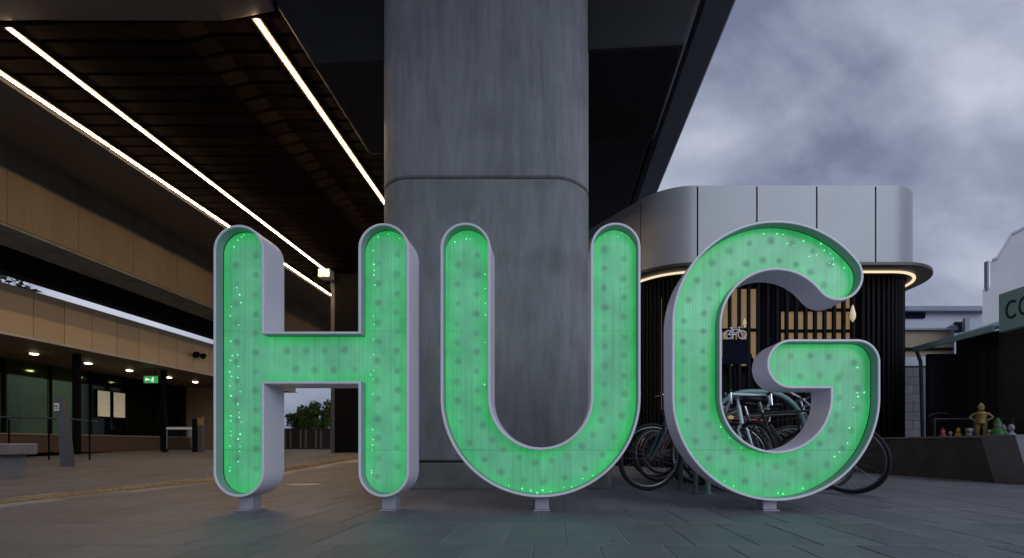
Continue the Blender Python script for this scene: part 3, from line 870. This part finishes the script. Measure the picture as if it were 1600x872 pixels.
def kat(s_):
    for i in range(len(KS) - 1):
        if KS[i] <= s_ <= KS[i + 1] + 1e-9:
            t = (s_ - KS[i]) / (KS[i + 1] - KS[i]); a_, b2 = KP[i], KP[i + 1]
            v = [a_[j] + (b2[j] - a_[j]) * t for j in range(4)]; l = math.hypot(v[2], v[3]); return v[0], v[1], v[2] / l, v[3] / l
    return KP[-1]
def koff(s_, o): x, y, nx_, ny_ = kat(s_); return (x + nx_ * o, y + ny_ * o)
def ksamp(s0, s1):
    r_ = [s0] + [q for q in KS if s0 + 1e-4 < q < s1 - 1e-4] + [s1]
    return r_
def kband(s0, s1, o0, o1, z0, z1):
    loops = []
    for q in ksamp(s0, s1):
        a_, b2 = koff(q, o0), koff(q, o1)
        loops.append([(*a_, z0), (*b2, z0), (*b2, z1), (*a_, z1)])
    return MB().loft(loops)
ks = thing('kiosk_building', 'rounded kiosk with silver panel fascia, thin brim and black battens', 'building', (4.5, 10.5, 0))
ko = Vector((4.5, 10.5, 0))
def kb(mb, name, m, **kw):
    o = mb.build(name, m, ks, **kw); o.location = -ko; return o
s_arc0 = KS[5]; s_291 = KS[17]; s_651 = KS[20]
divs = [0, 1.2, 2.4, 3.6, s_arc0 - 1.2 if False else 4.8, s_arc0 + .0, s_291, KS[18], KS[19], s_651, KS[33] + .05, KS[34] - .3, KS[-1]]
divs = sorted(set(round(d_, 4) for d_ in divs))
FZ0, FZ1 = H0 + 3.575, H0 + 5.215
for d0, d1 in zip(divs, divs[1:]):
    if d1 - d0 < .2: continue
    kb(kband(d0 + .016, d1 - .016, -.03, 0, FZ0, FZ1), 'fascia_panel', 'silver', smooth=True)
kb(kband(0, KS[-1], -.25, -.035, FZ0, FZ1 - .02), 'fascia_core', 'joint_dark')
kb(kband(0, KS[-1], -.3, -.002, FZ1 + .002, FZ1 + .03), 'coping', 'silver')
kb(kband(0, KS[-1], -.4, .33, FZ0 - .075, FZ0 - .006), 'brim', 'brim', bevel=.01)
kb(kband(.2, KS[-1] - .2, .0, .05, FZ0 - .105, FZ0 - .0755), 'light_strip', 'led_kiosk')
roof = [koff(q, -.1) for q in ksamp(0, KS[-1])]
kb(MB().prism_z(roof, FZ1 - .3, FZ1 - .2), 'roof', 'concrete_dark')
kb(MB().prism_z([koff(q, -.1) for q in ksamp(0, KS[-1])], FZ0 - .12, FZ0 - .08), 'ceiling', 'black_void')
# dark core wall, interrupted by the lit windows
def sx_of(X): return KS[17] + (X - 2.91)
w0, w1 = sx_of(3.25), sx_of(6.25)
kb(kband(0, w0, -.40, -.32, 0, FZ0 - .122), 'wall', 'black_void')
kb(kband(w1, KS[-1], -.40, -.32, 0, FZ0 - .122), 'wall', 'black_void')
kb(kband(w0 + .002, w1 - .002, -.40, -.32, 0, 1.25), 'wall', 'black_void')
# warm interior: window panes lit from inside
for X0, X1, Z0, Z1 in ((3.28, 4.28, 2.1, 3.75), (4.75, 5.5, 2.32, 3.30), (5.52, 6.22, 2.32, 3.55)):
    kb(MB().box(X0, X1, 9.56, 9.58, Z0, Z1), 'lit_window', 'window_glow')
kb(MB().box(4.28, 4.75, 9.50, 9.56, .0, 3.95), 'door', 'sign_navy')
kb(MB().box(3.26, 6.24, 9.60, 9.66, 1.25, 3.93), 'inner_wall', 'black_void')
for Z in (2.30, 2.86, 3.30): kb(MB().box(4.755, 6.22, 9.50, 9.545, Z - .03, Z + .03), 'transom', 'black_metal')
kb(MB().box(3.28, 4.275, 9.50, 9.545, 2.85, 2.91), 'transom', 'black_metal')
for X, Z, a_ in ((3.45, 2.98, .05), (3.70, 2.98, .05), (4.0, 2.98, .09)):
    lm = thing('shelf_lamp', 'small bright lamp on the kiosk shelf behind the window', 'lamp', (X, 9.535, Z), 0, 'small lamps in the kiosk window')
    MB().lathe([(.02, -.06), (.05, -.055), (.012, -.04), (.012, .0)], n=10).build('base', 'chrome', lm)
    MB().lathe([(.014, .0), (a_ * .45, .03), (.02, .12), (.006, .15)], n=10).build('shade', 'lamp_glow', lm)
# dark clutter on the window ledges
for i, X in enumerate((3.40, 3.58, 3.86, 4.12, 4.86, 5.02, 5.30, 5.62, 5.78, 6.05)):
    hh = (.22, .30, .16, .26, .34, .18, .28, .2, .36, .24)[i]
    jr = MB().lathe([(.05, 0), (.06, .02), (.06, hh * .6), (.025, hh * .75), (.025, hh), (.03, hh)], n=10).build('jar', 'black_metal')
    jr.location = (X, 9.52, 2.12 if X < 4.3 else 2.331)
    tag(jr, 'dark jar on the kiosk window ledge behind battens', 'jar', 'jars on the kiosk window ledge')
kb(MB().box(3.28, 4.275, 9.45, 9.559, 2.06, 2.12), 'ledge', 'black_metal')
# left light slot, a warm sliver
kb(kband(s_arc0 + .30, s_arc0 + .42, -.31, -.30, 1.2, 3.6), 'lit_window', 'window_glow')
kb(kband(s_arc0 + .60, s_arc0 + .70, -.31, -.30, 1.8, 3.4), 'lit_window', 'window_glow')
# battens
bmesh_ = MB().box(-.028, .028, -.035, .035, .02, FZ0 - .125).mesh('batten', 'batten')
q = .3
while q < KS[-1] - .2:
    x, y, nx_, ny_ = kat(q)
    inwin = w0 - .05 < q < w1 + .05
    link_mesh('batten', bmesh_, ks, (x - nx_ * .16 - ko.x, y - ny_ * .16 - ko.y, 0), (0, 0, math.atan2(ny_, nx_) + PI / 2))
    q += .195 if inwin else .105
kb(kband(0, KS[-1], -.24, -.08, 0.0, .018), 'base_rail', 'black_metal')
wl = thing('wall_lamp', 'small teardrop glass wall lamp on the black battens', 'lamp', (6.06, 9.22, H0 + 2.66))
MB().lathe([(.01, -.17), (.05, -.10), (.055, -.02), (.03, .10), (.01, .17)], n=12).build('shade', 'lamp_glow', wl, smooth=True)
MB().box(-.015, .015, .02, .12, -.015, .015).build('bracket', 'chrome', wl)

# ================================================================== bicycle parking sign
bs = thing('bicycle_sign', 'dark blue bicycle parking sign topped by a white bicycle symbol', 'sign', (2.79, 7.0, 0))
MB().tube([(0, .03, 0), (0, .03, 2.0)], .025).build('post', 'black_metal', bs)
MB().box(-.19, .19, -.005, .005, 1.72, 2.10).build('panel', 'sign_navy', bs)
sy = MB()
def ring(mb, c, r, t, y, n=20, ax='y'):
    mb.tube([(c[0] + r * math.cos(2 * PI * k / n), y, c[1] + r * math.sin(2 * PI * k / n)) for k in range(n)], t, 6, closed=True)
Zs = 2.17
ring(sy, (-.105, Zs), .062, .009, -.01); ring(sy, (.105, Zs), .062, .009, -.01)
for a_, b2 in (((-.105, Zs), (-.05, Zs + .08)), ((-.05, Zs + .08), (.06, Zs + .08)), ((.06, Zs + .08), (0, Zs)), ((0, Zs), (-.105, Zs)), ((0, Zs), (-.06, Zs + .10)), ((.105, Zs), (.05, Zs + .115)), ((.05, Zs + .115), (.085, Zs + .12)), ((-.085, Zs + .105), (-.035, Zs + .105))):
    sy.tube([(a_[0], -.01, a_[1]), (b2[0], -.01, b2[1])], .008, 6)
sy.build('bicycle_symbol', 'paper_white', bs)
MB().box(-.01, .01, .0, .02, 2.10, 2.24).build('bracket', 'black_metal', bs)

# ================================================================== bicycles
def wheel(parent, name, c, R0=.335, rot=0, steer_o=None):
    wt = MB()
    n = 32
    wt.tube([(R0 * math.cos(2 * PI * k / n), 0, R0 * math.sin(2 * PI * k / n)) for k in range(n)], .017, 8, closed=True)
    o = wt.build('wheel', 'tyre', parent, smooth=True); o.location = c
    rm = MB(); r1 = R0 - .026
    rm.tube([(r1 * math.cos(2 * PI * k / n), 0, r1 * math.sin(2 * PI * k / n)) for k in range(n)], .011, 6, closed=True)
    rm.build('rim', 'rim', o, smooth=True)
    sp_ = MB()
    for k in range(20):
        a_ = 2 * PI * k / 20; b2 = a_ + (.35 if k % 2 else -.35); yy = .022 if k % 4 < 2 else -.022
        sp_.tube([(.02 * math.cos(b2), yy, .02 * math.sin(b2)), (r1 * math.cos(a_), 0, r1 * math.sin(a_))], .0016, 4)
    stuff(sp_.build('spokes', 'rim', o))
    MB().tube([(0, -.045, 0), (0, .045, 0)], .02, 10).build('hub', 'rim', o)
    return o
def bicycle(loc, rz, label, paint, bars='flat', steer=0.0, lean=0.0, grip='rubber', fenders=False, barm='chrome', light=False, basket=False):
    t = thing('bicycle', label, 'bicycle', loc, rz, 'bicycles parked at the hoops')
    t.rotation_euler = (lean, 0, rz)
    rw, fw = Vector((0, 0, .352)), Vector((1.03, 0, .352))
    bb, st_, sd_ = Vector((.43, 0, .29)), Vector((.27, 0, .80)), Vector((.24, 0, .92))
    h0_, h1_ = Vector((.84, 0, .84)), Vector((.885, 0, .68))
    f = MB()
    for a_, b2, r_ in ((bb, st_, .015), (st_ * .97 + bb * .03, h0_ * .85 + h1_ * .15, .014), (bb, h1_, .018), (h0_ + (h0_ - h1_) * .15, h1_, .02)):
        f.tube([a_, b2], r_, 10)
    for sy_ in (-.045, .045):
        f.tube([bb + Vector((0, sy_ * .6, 0)), rw + Vector((0, sy_ * 1.1, 0))], .009, 8)
        f.tube([st_ * .96 + bb * .04 + Vector((0, sy_ * .3, 0)), rw + Vector((0, sy_ * 1.1, 0))], .007, 8)
    f.build('frame', paint, t, smooth=True)
    wheel(t, 'rear_wheel', rw)
    # steering assembly
    axis = (h0_ - h1_).normalized(); rotm = Matrix.Rotation(steer, 4, axis)
    def sv(v): return (rotm @ (Vector(v) - h1_)) + h1_
    fk = MB()
    for sy_ in (-.05, .05):
        fk.tube([sv((h1_.x + .005, sy_ * .5, h1_.z - .02)), sv((h1_.x + .012, sy_, h1_.z - .06)), sv((.985, sy_ * 1.05, .44)), sv((1.03, sy_ * 1.05, .352))], [.015, .013, .011, .009], 8)
    fk.tube([sv((h1_.x + .005, -.03, h1_.z - .03)), sv((h1_.x + .005, .03, h1_.z - .03))], .016, 8)
    fk.build('fork', paint if barm == 'chrome' else barm, t, smooth=True)
    wh = wheel(t, 'front_wheel', sv(fw))
    wh.rotation_euler = Matrix.Rotation(steer, 3, axis).to_euler()
    top = h0_ + axis * .12
    hb = MB(); hb.tube([h0_, top], .014, 8)
    if bars == 'flat':
        sp_ = [top + Vector((.05, 0, .0)), top]
        hb.tube([sv(top), sv(top + Vector((.06, 0, .01)))], .014, 8)
        P = [(.0, -.30, .03), (.045, -.14, .025), (.06, 0, .01), (.045, .14, .025), (.0, .30, .03)]
        hb.tube([sv(top + Vector(q)) for q in P], .011, 8)
        hbo = hb.build('handlebar', 'chrome', t, smooth=True)
        for s2 in (-1, 1):
            MB().tube([sv(top + Vector((.015, .19 * s2, .028))), sv(top + Vector((-.005, .31 * s2, .03)))], .017, 8).build('grip', grip, hbo)
            MB().tube([sv(top + Vector((.05, .14 * s2, .02))), sv(top + Vector((.085, .25 * s2, -.005)))], .006, 6).build('brake_lever', 'chrome', hbo)
    else:
        hb.tube([sv(top), sv(top + Vector((.09, 0, .01)))], .014, 8)
        for s2 in (-1, 1):
            P = [(.09, 0, .01), (.09, .17 * s2, .01), (.12, .205 * s2, .008), (.19, .215 * s2, -.01), (.205, .215 * s2, -.07), (.16, .215 * s2, -.125), (.07, .22 * s2, -.13)]
            hb.tube([sv(top + Vector(q)) for q in P], .0125, 8)
        hbo = hb.build('handlebar', barm, t, smooth=True)
        for s2 in (-1, 1):
            MB().tube([sv(top + Vector((.17, .215 * s2, .0))), sv(top + Vector((.225, .215 * s2, .03)))], .016, 8).build('brake_hood', grip, hbo)
            MB().tube([sv(top + Vector((.22, .215 * s2, .01))), sv(top + Vector((.235, .215 * s2, -.10)))], .006, 6).build('brake_lever', 'chrome', hbo)
    sd2 = MB()
    lp2 = []
    for xx, wd, zz, th in ((-.14, .06, .0, .035), (-.11, .075, .012, .045), (-.03, .06, .006, .04), (.06, .025, .0, .03), (.13, .014, -.004, .02)):
        lp2.append([(sd_.x + xx, wd * math.cos(2 * PI * k / 10), sd_.z + zz + th * .6 * math.sin(2 * PI * k / 10)) for k in range(10)])
    sd2.loft(lp2)
    so_ = sd2.build('saddle', 'rubber', t, smooth=True)
    MB().tube([st_ * .95 + bb * .05, sd_ - Vector((0, 0, .01))], .012, 8).build('seat_post', 'chrome', so_)
    ck = MB(); ring(ck, (bb.x, bb.z), .085, .005, -.055, 24)
    for k in range(5):
        a_ = 2 * PI * k / 5; ck.tube([(bb.x, -.055, bb.z), (bb.x + .08 * math.cos(a_), -.055, bb.z + .08 * math.sin(a_))], .005, 5)
    ca = random.uniform(0, 6.28)
    for s2 in (-1, 1):
        ex_ = Vector((math.cos(ca) * .165 * s2, 0, math.sin(ca) * .165 * s2)); ck.tube([bb + Vector((0, .07 * s2, 0)), bb + ex_ + Vector((0, .075 * s2, 0))], .009, 6)
    cko = ck.build('crankset', 'rim', t)
    for s2 in (-1, 1):
        ex_ = bb + Vector((math.cos(ca) * .165 * s2, .12 * s2, math.sin(ca) * .165 * s2))
        MB().cbox(ex_, (.09, .08, .022)).build('pedal', 'rubber', cko)
    chn = MB()
    chn.tube([(bb.x, -.055, bb.z + .085), (0, -.055, .352 + .035)], .004, 5).tube([(bb.x, -.055, bb.z - .085), (0, -.055, .352 - .035)], .004, 5)
    ring(chn, (0, .352), .035, .005, -.055, 14); chn.build('chain', 'rim', t)
    if fenders:
        r_ = .372
        for c0, a0, a1 in ((rw, 20, 175),):
            fl_ = []
            for k in range(15):
                a_ = R(a0 + (a1 - a0) * k / 14); fl_.append([(c0.x + rr * math.cos(a_), yy, c0.z + rr * math.sin(a_)) for rr, yy in ((r_, -.025), (r_ + .008, 0), (r_, .025), (r_ - .003, .025), (r_ + .004, 0), (r_ - .003, -.025))])
            MB().loft(fl_).build('mudguard', paint, t, smooth=True)
    if light:
        MB().lathe([(.0, 0), (.028, .005), (.03, .03), (.01, .04)], (sd_.x - .02, 0, .74), 10).build('rear_light', 'reflector_amber', t)
    if basket:
        bk_ = MB()
        for z, k2 in ((.78, .13), (.86, .14), (.94, .15)):
            P = [(.98 - k2, -k2, z), (.98 + k2, -k2, z), (.98 + k2, k2, z), (.98 - k2, k2, z)]
            bk_.tube(P, .004, 5, closed=True)
        for k in range(16):
            a_ = 2 * PI * k / 16; d_ = Vector((math.cos(a_), math.sin(a_), 0)); d_ /= max(abs(d_.x), abs(d_.y))
            bk_.tube([(.98 + d_.x * .125, d_.y * .125, .76), (.98 + d_.x * .15, d_.y * .15, .95)], .003, 4)
        bk_.build('basket', 'rim', t)
    return t
bicycle((2.02, 4.72, .005), R(180), 'dark teal bicycle lying against hoop between letters U and G', 'bike_teal', 'flat', R(12), R(-7), light=True)
bicycle((1.93, 5.32, .005), R(267), 'mint framed drop bar bicycle facing out through the letter G', 'bike_mint', 'drop', R(16), R(4), barm='bike_mint')
bicycle((2.13, 5.48, .01), R(-84), 'black bicycle with red grips leaning over inside the letter G opening', 'bike_black', 'flat', R(10), R(-24), grip='red_tape')
bicycle((1.80, 4.60, .005), R(-13), 'black bicycle whose front wheel pokes out beyond letter G', 'bike_black', 'drop', R(-38), R(6), barm='bike_black')
bicycle((1.84, 4.95, .005), R(-9), 'grey bicycle standing behind the black one beyond letter G', 'bike_grey', 'flat', R(8), R(-4), fenders=True)
bicycle((2.95, 5.75, .005), R(188), 'red bicycle parked behind others near the kiosk battens', 'bike_red', 'flat', R(-14), R(5))
bicycle((1.35, 5.85, .005), R(20), 'blue bicycle with wire basket parked nearest the kiosk light slot', 'bike_blue', 'flat', R(15), R(-5), basket=True)
bicycle((3.2, 6.6, .005), R(172), 'grey drop bar bicycle parked under the bicycle sign', 'bike_grey', 'drop', R(10), R(4), barm='bike_grey')
bicycle((1.75, 7.3, .005), R(8), 'black bicycle with mudguard parked beside the kiosk corner', 'bike_black', 'flat', R(-20), R(-5), fenders=True)
bicycle((2.55, 6.05, .005), R(205), 'blue bicycle wedged between the red and grey bicycles', 'bike_blue', 'flat', R(25), R(7))
bicycle((2.75, 5.25, .005), R(176), 'black bicycle crossing behind the leaning red gripped one', 'bike_black', 'flat', R(-12), R(3))
bicycle((1.45, 6.5, .005), R(-4), 'red drop bar bicycle parked in the row behind letter U', 'bike_red', 'drop', R(9), R(3), barm='bike_black')

def hoop(p0, p1, hgt, r_, m, label, rad=.2):
    p0, p1 = Vector(p0), Vector(p1); d = (p1 - p0).normalized(); up = Vector((0, 0, 1))
    t = thing('bicycle_hoop', label, 'bike rack', tuple((p0 + p1) / 2), 0, 'bicycle parking hoops')
    c = (p0 + p1) / 2; pts = [p0 - c]
    for k in range(9):
        a_ = R(180 - 90 * k / 8); pts.append(p0 - c + d * rad + up * (hgt - rad) + (d * math.cos(a_) + up * math.sin(a_)) * rad)
    for k in range(9):
        a_ = R(90 - 90 * k / 8); pts.append(p1 - c - d * rad + up * (hgt - rad) + (d * math.cos(a_) + up * math.sin(a_)) * rad)
    pts.append(p1 - c)
    MB().tube(pts, r_, 10).build('tube', m, t, smooth=True)
    for q in (p0 - c, p1 - c): MB().lathe([(.05, .004), (.05, .012), (.03, .013)], tuple(q), 12).build('flange', m, t)
hoop((1.36, 4.36, 0), (1.36, 4.88, 0), .78, .024, 'hoop_green', 'dark green bike hoop standing end-on beside letter G', .18)
hoop((1.50, 4.42, 0), (2.50, 4.52, 0), 1.00, .026, 'hoop_teal', 'pale teal arched bike hoop seen through letter G', .42)
hoop((1.9, 6.2, 0), (1.9, 6.8, 0), .8, .024, 'hoop_green', 'dark green bike hoop among bicycles near the kiosk', .18)

# ================================================================== right hand terrace, shop and houses
lw = thing('terrace_wall', 'low black terrace wall with a pale sloping end block', 'wall', (6.5, 7.0, 0))
lo_ = Vector((6.5, 7, 0))
o = MB().prism_z([(5.34, 8.0), (5.62, 5.80), (7.97, 5.80), (7.97, 10.4), (5.34, 10.4)], 0, .57).build('wall', 'low_wall', lw, bevel=.01); o.location = -lo_
o = MB().prism_z([(5.31, 8.0), (5.59, 5.81), (5.86, 5.81), (5.60, 8.0), (5.60, 10.4), (5.31, 10.4)], .572, .60).build('coping', 'low_wall_cap', lw); o.location = -lo_
o = MB().prism_y([(5.605, 0), (9.0, 0), (9.0, .60), (5.42, .60)], 5.35, 5.79).build('end_block', 'low_wall_cap', lw, bevel=.008); o.location = -lo_
# block wall
bw = thing('block_wall', 'rough grey block wall with white coping beside the kiosk', 'wall', (8.9, 11.1, 0))
o = MB().box(-.32, .32, 0.03, .2, 0, 2.4).build('core', 'joint_dark', bw)
for r_ in range(11):
    x0 = -.34 + (0 if r_ % 2 else -.2)
    for k in range(3):
        a_, b2 = max(-.34, x0 + k * .4), min(.34, x0 + (k + 1) * .4)
        if b2 - a_ > .04: MB().box(a_ + .004, b2 - .004, random.uniform(-.008, 0), .03, r_ * .215 + .004, (r_ + 1) * .215 - .004).build('block', 'block_wall', bw)
MB().box(-.36, .36, -.03, .23, 2.401, 2.62).build('coping', 'far_white', bw)

sp_ = thing('shop', 'black fronted shop with teal edged awning roof', 'building', (8.6, 8, 0))
so2 = Vector((8.6, 8, 0))
def hb_(mb, name, m, **kw):
    o = mb.build(name, m, sp_, **kw); o.location = -so2; return o
hb_(MB().box(8.02, 8.2, 4.6, 8.14, .0, H0 + 2.0), 'side_wall', 'shop_black')
hb_(MB().box(8.62, 8.8, 8.205, 9.75, .0, H0 + 2.22), 'recessed_wall', 'shop_black')
hb_(MB().box(8.02, 8.62, 8.145, 8.2, .0, H0 + 2.1), 'return_wall', 'shop_black')
hb_(MB().box(8.05, 8.8, 9.76, 9.85, .0, H0 + 1.95), 'end_wall', 'shop_black')
hb_(MB().loft([[(7.92, 8.16, H0 + 2.06), (9.6, 8.16, H0 + 2.6), (9.6, 8.16, H0 + 2.66), (7.92, 8.16, H0 + 2.12)], [(7.92, 9.95, H0 + 2.06), (9.6, 9.95, H0 + 2.6), (9.6, 9.95, H0 + 2.66), (7.92, 9.95, H0 + 2.12)]]), 'awning_roof', 'teal_roof')
hb_(MB().box(7.86, 7.918, 8.16, 9.95, H0 + 2.03, H0 + 2.14), 'gutter', 'teal_sign')
hb_(MB().tube([(7.9, 9.9, H0 + 2.03), (7.95, 9.86, H0 + 1.8), (8.0, 9.86, .2)], .035), 'downpipe', 'bollard_steel')
for k in range(6): hb_(MB().box(8.605, 8.619, 8.25 + k * .25, 8.255 + k * .25, .62, H0 + 1.9), 'board_joint', 'black_void')
# painted arc marks on the black wall (graffiti)
gr = MB()
for z, r_ in ((1.05, .28), (.95, .18)):
    gr.tube([(8.045, 9.752 + 0, 0), (8.046, 9.752, 0.001)], .0005, 3) if False else None
    P = [(8.30 + r_ * math.cos(R(160 - 110 * k / 8)), 9.755, z + r_ * .4 * math.sin(R(160 - 110 * k / 8))) for k in range(9)]
    gr.tube(P, .012, 5)
hb_(gr, 'painted_arc', 'fig_grey')
sgn = thing('shop_sign', 'teal shop sign board with dark lettering on the black wall', 'sign', (7.98, 7.3, H0 + 2.0))
MB().box(-.04, .038, -2.4, .82, .005, .68).build('board', 'teal_sign', sgn, bevel=.006)
def sign_letter(chx, yc, parent):
    cu = bpy.data.curves.new('t', 'FONT'); cu.body = chx; cu.size = .46; cu.extrude = .004; cu.align_x = 'CENTER'
    ob = bpy.data.objects.new('t', cu); C.objects.link(ob)
    dg = bpy.context.evaluated_depsgraph_get(); me = bpy.data.meshes.new_from_object(ob.evaluated_get(dg))
    bpy.data.objects.remove(ob)
    me.materials.clear(); me.materials.append(MATS['sign_dark'])
    o = bpy.data.objects.new('lettering', me); C.objects.link(o); o.parent = parent
    o.rotation_euler = (R(90), 0, R(-90)); o.location = (-.046, yc, .19); o.scale = (.62, 1, 1)
sign_letter('C', .60, sgn); sign_letter('O', .36, sgn)

# figures on the terrace wall
def figurine(loc, hgt, m, label, kind, m2=None):
    t = thing('garden_figurine', label, 'figurine', loc, R(-38), 'garden figurines on the terrace wall')
    s_ = hgt; m2 = m2 or m
    b = MB()
    if kind == 'bust':
        b.lathe([(.30, 0), (.34, .1), (.22, .34), (.1, .46), (.09, .52)], n=14); b.build('shoulders', m, t, smooth=True)
        MB().sphere((0, 0, .74), (.19, .21, .26), 12, 9).build('head', m2, t, smooth=True)
    elif kind == 'gnome':
        b.lathe([(.24, 0), (.3, .1), (.28, .3), (.17, .5), (.1, .54)], n=14); b.build('body', m, t, smooth=True)
        MB().sphere((0, 0, .64), (.15, .15, .15), 12, 8).build('head', m2, t, smooth=True)
        MB().lathe([(.17, .70), (.13, .82), (.05, .96), (.01, 1.0)], n=12).build('hat', m, t, smooth=True)
        for s2 in (-1, 1): MB().sphere((.13 * s2, -.12, .05), (.11, .16, .07), 10, 6).build('boot', m2, t, smooth=True)
    elif kind == 'dog':
        b.sphere((0, 0, .38), (.22, .36, .22), 12, 8); b.build('body', m, t, smooth=True)
        MB().sphere((0, -.30, .72), (.2, .22, .2), 12, 8).build('head', m, t, smooth=True)
        for s2 in (-1, 1):
            MB().sphere((.2 * s2, -.28, .74), (.06, .1, .18), 8, 6).build('ear', m2, t)
            for yy in (-.2, .2): MB().tube([(.13 * s2, yy, .3), (.13 * s2, yy, 0)], .065, 8).build('leg', m, t)
    else:      # standing figure with hands on hips
        b.lathe([(.10, .42), (.13, .46), (.11, .58), (.15, .72), (.12, .78), (.045, .80)], n=12)
        for s2 in (-1, 1):
            b.tube([(.065 * s2, 0, .46), (.08 * s2, -.01, .24), (.075 * s2, 0, .04)], [.065, .05, .04], 8)
            b.tube([(.13 * s2, 0, .74), (.25 * s2, .0, .62), (.12 * s2, -.03, .52)], [.04, .036, .03], 8)
        b.build('body', m, t, smooth=True)
        MB().sphere((0, 0, .88), (.075, .08, .085), 12, 8).build('head', m, t, smooth=True)
        MB().lathe([(.10, .93), (.08, .95), (.03, 1.03), (.01, 1.05)], n=10).build('cap', m2, t, smooth=True)
        for s2 in (-1, 1): MB().sphere((.08 * s2, -.03, .03), (.05, .09, .035), 8, 6).build('shoe', m2, t, smooth=True)
    t.scale = (s_, s_, s_)
    return t
def onwall(pxx, Y): return ((pxx - 865) / 711 * Y, Y, .571)
figurine(onwall(1473, 7.2), .18, 'fig_red', 'small red gnome figurine with white face on terrace wall', 'gnome', 'fig_white')
figurine(onwall(1497, 7.1), .18, 'fig_yellow', 'small yellow gnome figurine beside the white dog figurine', 'gnome')
figurine(onwall(1514, 7.0), .18, 'fig_white', 'small white dog figurine on the terrace wall', 'dog', 'fig_grey')
figurine(onwall(1533, 6.9), .52, 'fig_gold', 'tall golden figurine with hands on its hips', 'stand')
figurine(onwall(1559, 6.7), .31, 'fig_green', 'green gnome figurine with a pale head beside grey bust', 'gnome', 'fig_grey')
figurine(onwall(1580, 6.4), .20, 'fig_grey', 'small grey stone bust between green gnome and end block', 'bust')
figurine((6.02, 5.62, .601), .17, 'fig_white', 'small pale bust standing on the sloping end block', 'bust')
figurine(onwall(1485, 7.4), .13, 'fig_grey', 'tiny grey bust between the red and yellow gnomes', 'bust')
figurine(onwall(1546, 7.0), .15, 'fig_white', 'tiny pale gnome figurine beside the golden figurine', 'gnome', 'fig_grey')
figurine(onwall(1568, 6.9), .22, 'fig_grey', 'small grey gnome figurine behind the green gnome', 'gnome')
rl2 = thing('terrace_rail', 'thin dark rail behind the figurines on the terrace', 'railing', (7.3, 7.9, .57))
MB().tube([(-.62, .1, .36), (.6, -.1, .36)], .014, 6).build('rail', 'bollard_steel', rl2)
for q in (-.6, .0, .58): MB().tube([(q, -q * .165, 0), (q, -q * .165, .36)], .012, 6).build('post', 'bollard_steel', rl2)

# white gable house
wh = thing('gable_house', 'pale rendered house with stepped gable rising behind the shop', 'house', (16, 14, 0))
def px2(x, y, Y): return ((x - 865) / 711 * Y, H0 + (695 - y) / 711 * Y)
gpl = [px2(*q, 14) for q in ((1535, 640), (1535, 452), (1547, 449), (1547, 409), (1554, 408), (1576, 371), (1600, 358), (1640, 352), (1640, 640))]
o = MB().loft([[(x, 14, z) for x, z in gpl], [(x + 4.2, 18, z) for x, z in gpl]]).build('wall', 'white_render', wh); o.location = (-16, -14, 0)
cpl = [px2(*q, 14) for q in ((1545, 409), (1554, 406), (1576, 369), (1600, 356), (1640, 350), (1640, 347), (1600, 353), (1575, 366), (1552, 403), (1545, 406))]
o = MB().loft([[(x, 13.9, z) for x, z in cpl], [(x + 4.3, 18, z) for x, z in cpl]]).build('coping', 'far_white', wh); o.location = (-16, -14, 0)
(x0, z0), (x1, z1) = px2(1546, 449, 14), px2(1548, 409, 14)
o = MB().box(x0 - .12, x0 - .06, 13.95, 14.05, z0 - .1, z1).build('downpipe', 'roof_blue', wh); o.location = (-16, -14, 0)
# far building row
fb = thing('distant_building', 'long pale building with blue grey roof beyond the block wall', 'building', (18, 24, 0))
def fbox(xa, xb, ya, yb, Y, d, name, m):
    (X0, Z1), (X1, Z0) = px2(xa, ya, Y), px2(xb, yb, Y)
    o = MB().box(X0, X1, Y, Y + d, Z0, Z1).build(name, m, fb); o.location = (-18, -24, 0)
fbox(1380, 1545, 485, 640, 24, 6, 'wall', 'far_white')
fbox(1380, 1548, 478, 485.2, 23.6, 6.4, 'roof', 'roof_blue')
fbox(1380, 1446, 488, 497, 23.9, .08, 'window', 'sign_navy')
fbox(1493, 1504, 503, 519, 23.9, .08, 'window', 'sign_navy')
fbox(1508, 1515, 497, 519, 23.9, .08, 'window', 'roof_blue')
vt = thing('vent_pipe', 'blue grey capped vent pipe above the shop awning roof', 'pipe', (14.0, 16.0, 3.5))
MB().tube([(0, 0, -1), (0, 0, 1.05)], .07, 10).build('pipe', 'roof_blue', vt)
MB().lathe([(.07, 1.0), (.16, 1.05), (.16, 1.12), (.02, 1.2)], n=10).build('cap', 'roof_blue', vt)
tw = thing('shed', 'tan walled shed with a dark gutter behind the block wall', 'shed', (12.8, 15, 0))
(X0, Z1), (X1, Z0) = px2(1405, 517, 15), px2(1486, 640, 15)
o = MB().box(X0, X1, 15, 18, 0, Z1).build('wall', 'far_tan', tw); o.location = (-12.8, -15, 0)
o = MB().box(X0 - .1, X1 + .1, 14.85, 18.1, Z1 + .002, Z1 + .06).build('roof', 'roof_blue', tw); o.location = (-12.8, -15, 0)
(XX, Z), _ = px2(1486, 545, 15), 0
o = MB().box(X0, X1, 14.9, 14.998, Z - .06, Z + .02).build('gutter', 'black_metal', tw); o.location = (-12.8, -15, 0)

# small scrape of white paint on the paving behind the letter H
pm2 = MB(); top = []
for k in range(14):
    a_ = 2 * PI * k / 14; rr = 1 + random.uniform(-.25, .25)
    top.append((-2.98 + .17 * rr * math.cos(a_), 5.45 + .07 * rr * math.sin(a_) + .2 * .17 * math.cos(a_)))
pm2.prism_z(top, .0045, .0075)
tag(pm2.build('paint_mark', 'paper_white'), 'white paint scrape on the paving behind the letter H', 'paint mark')
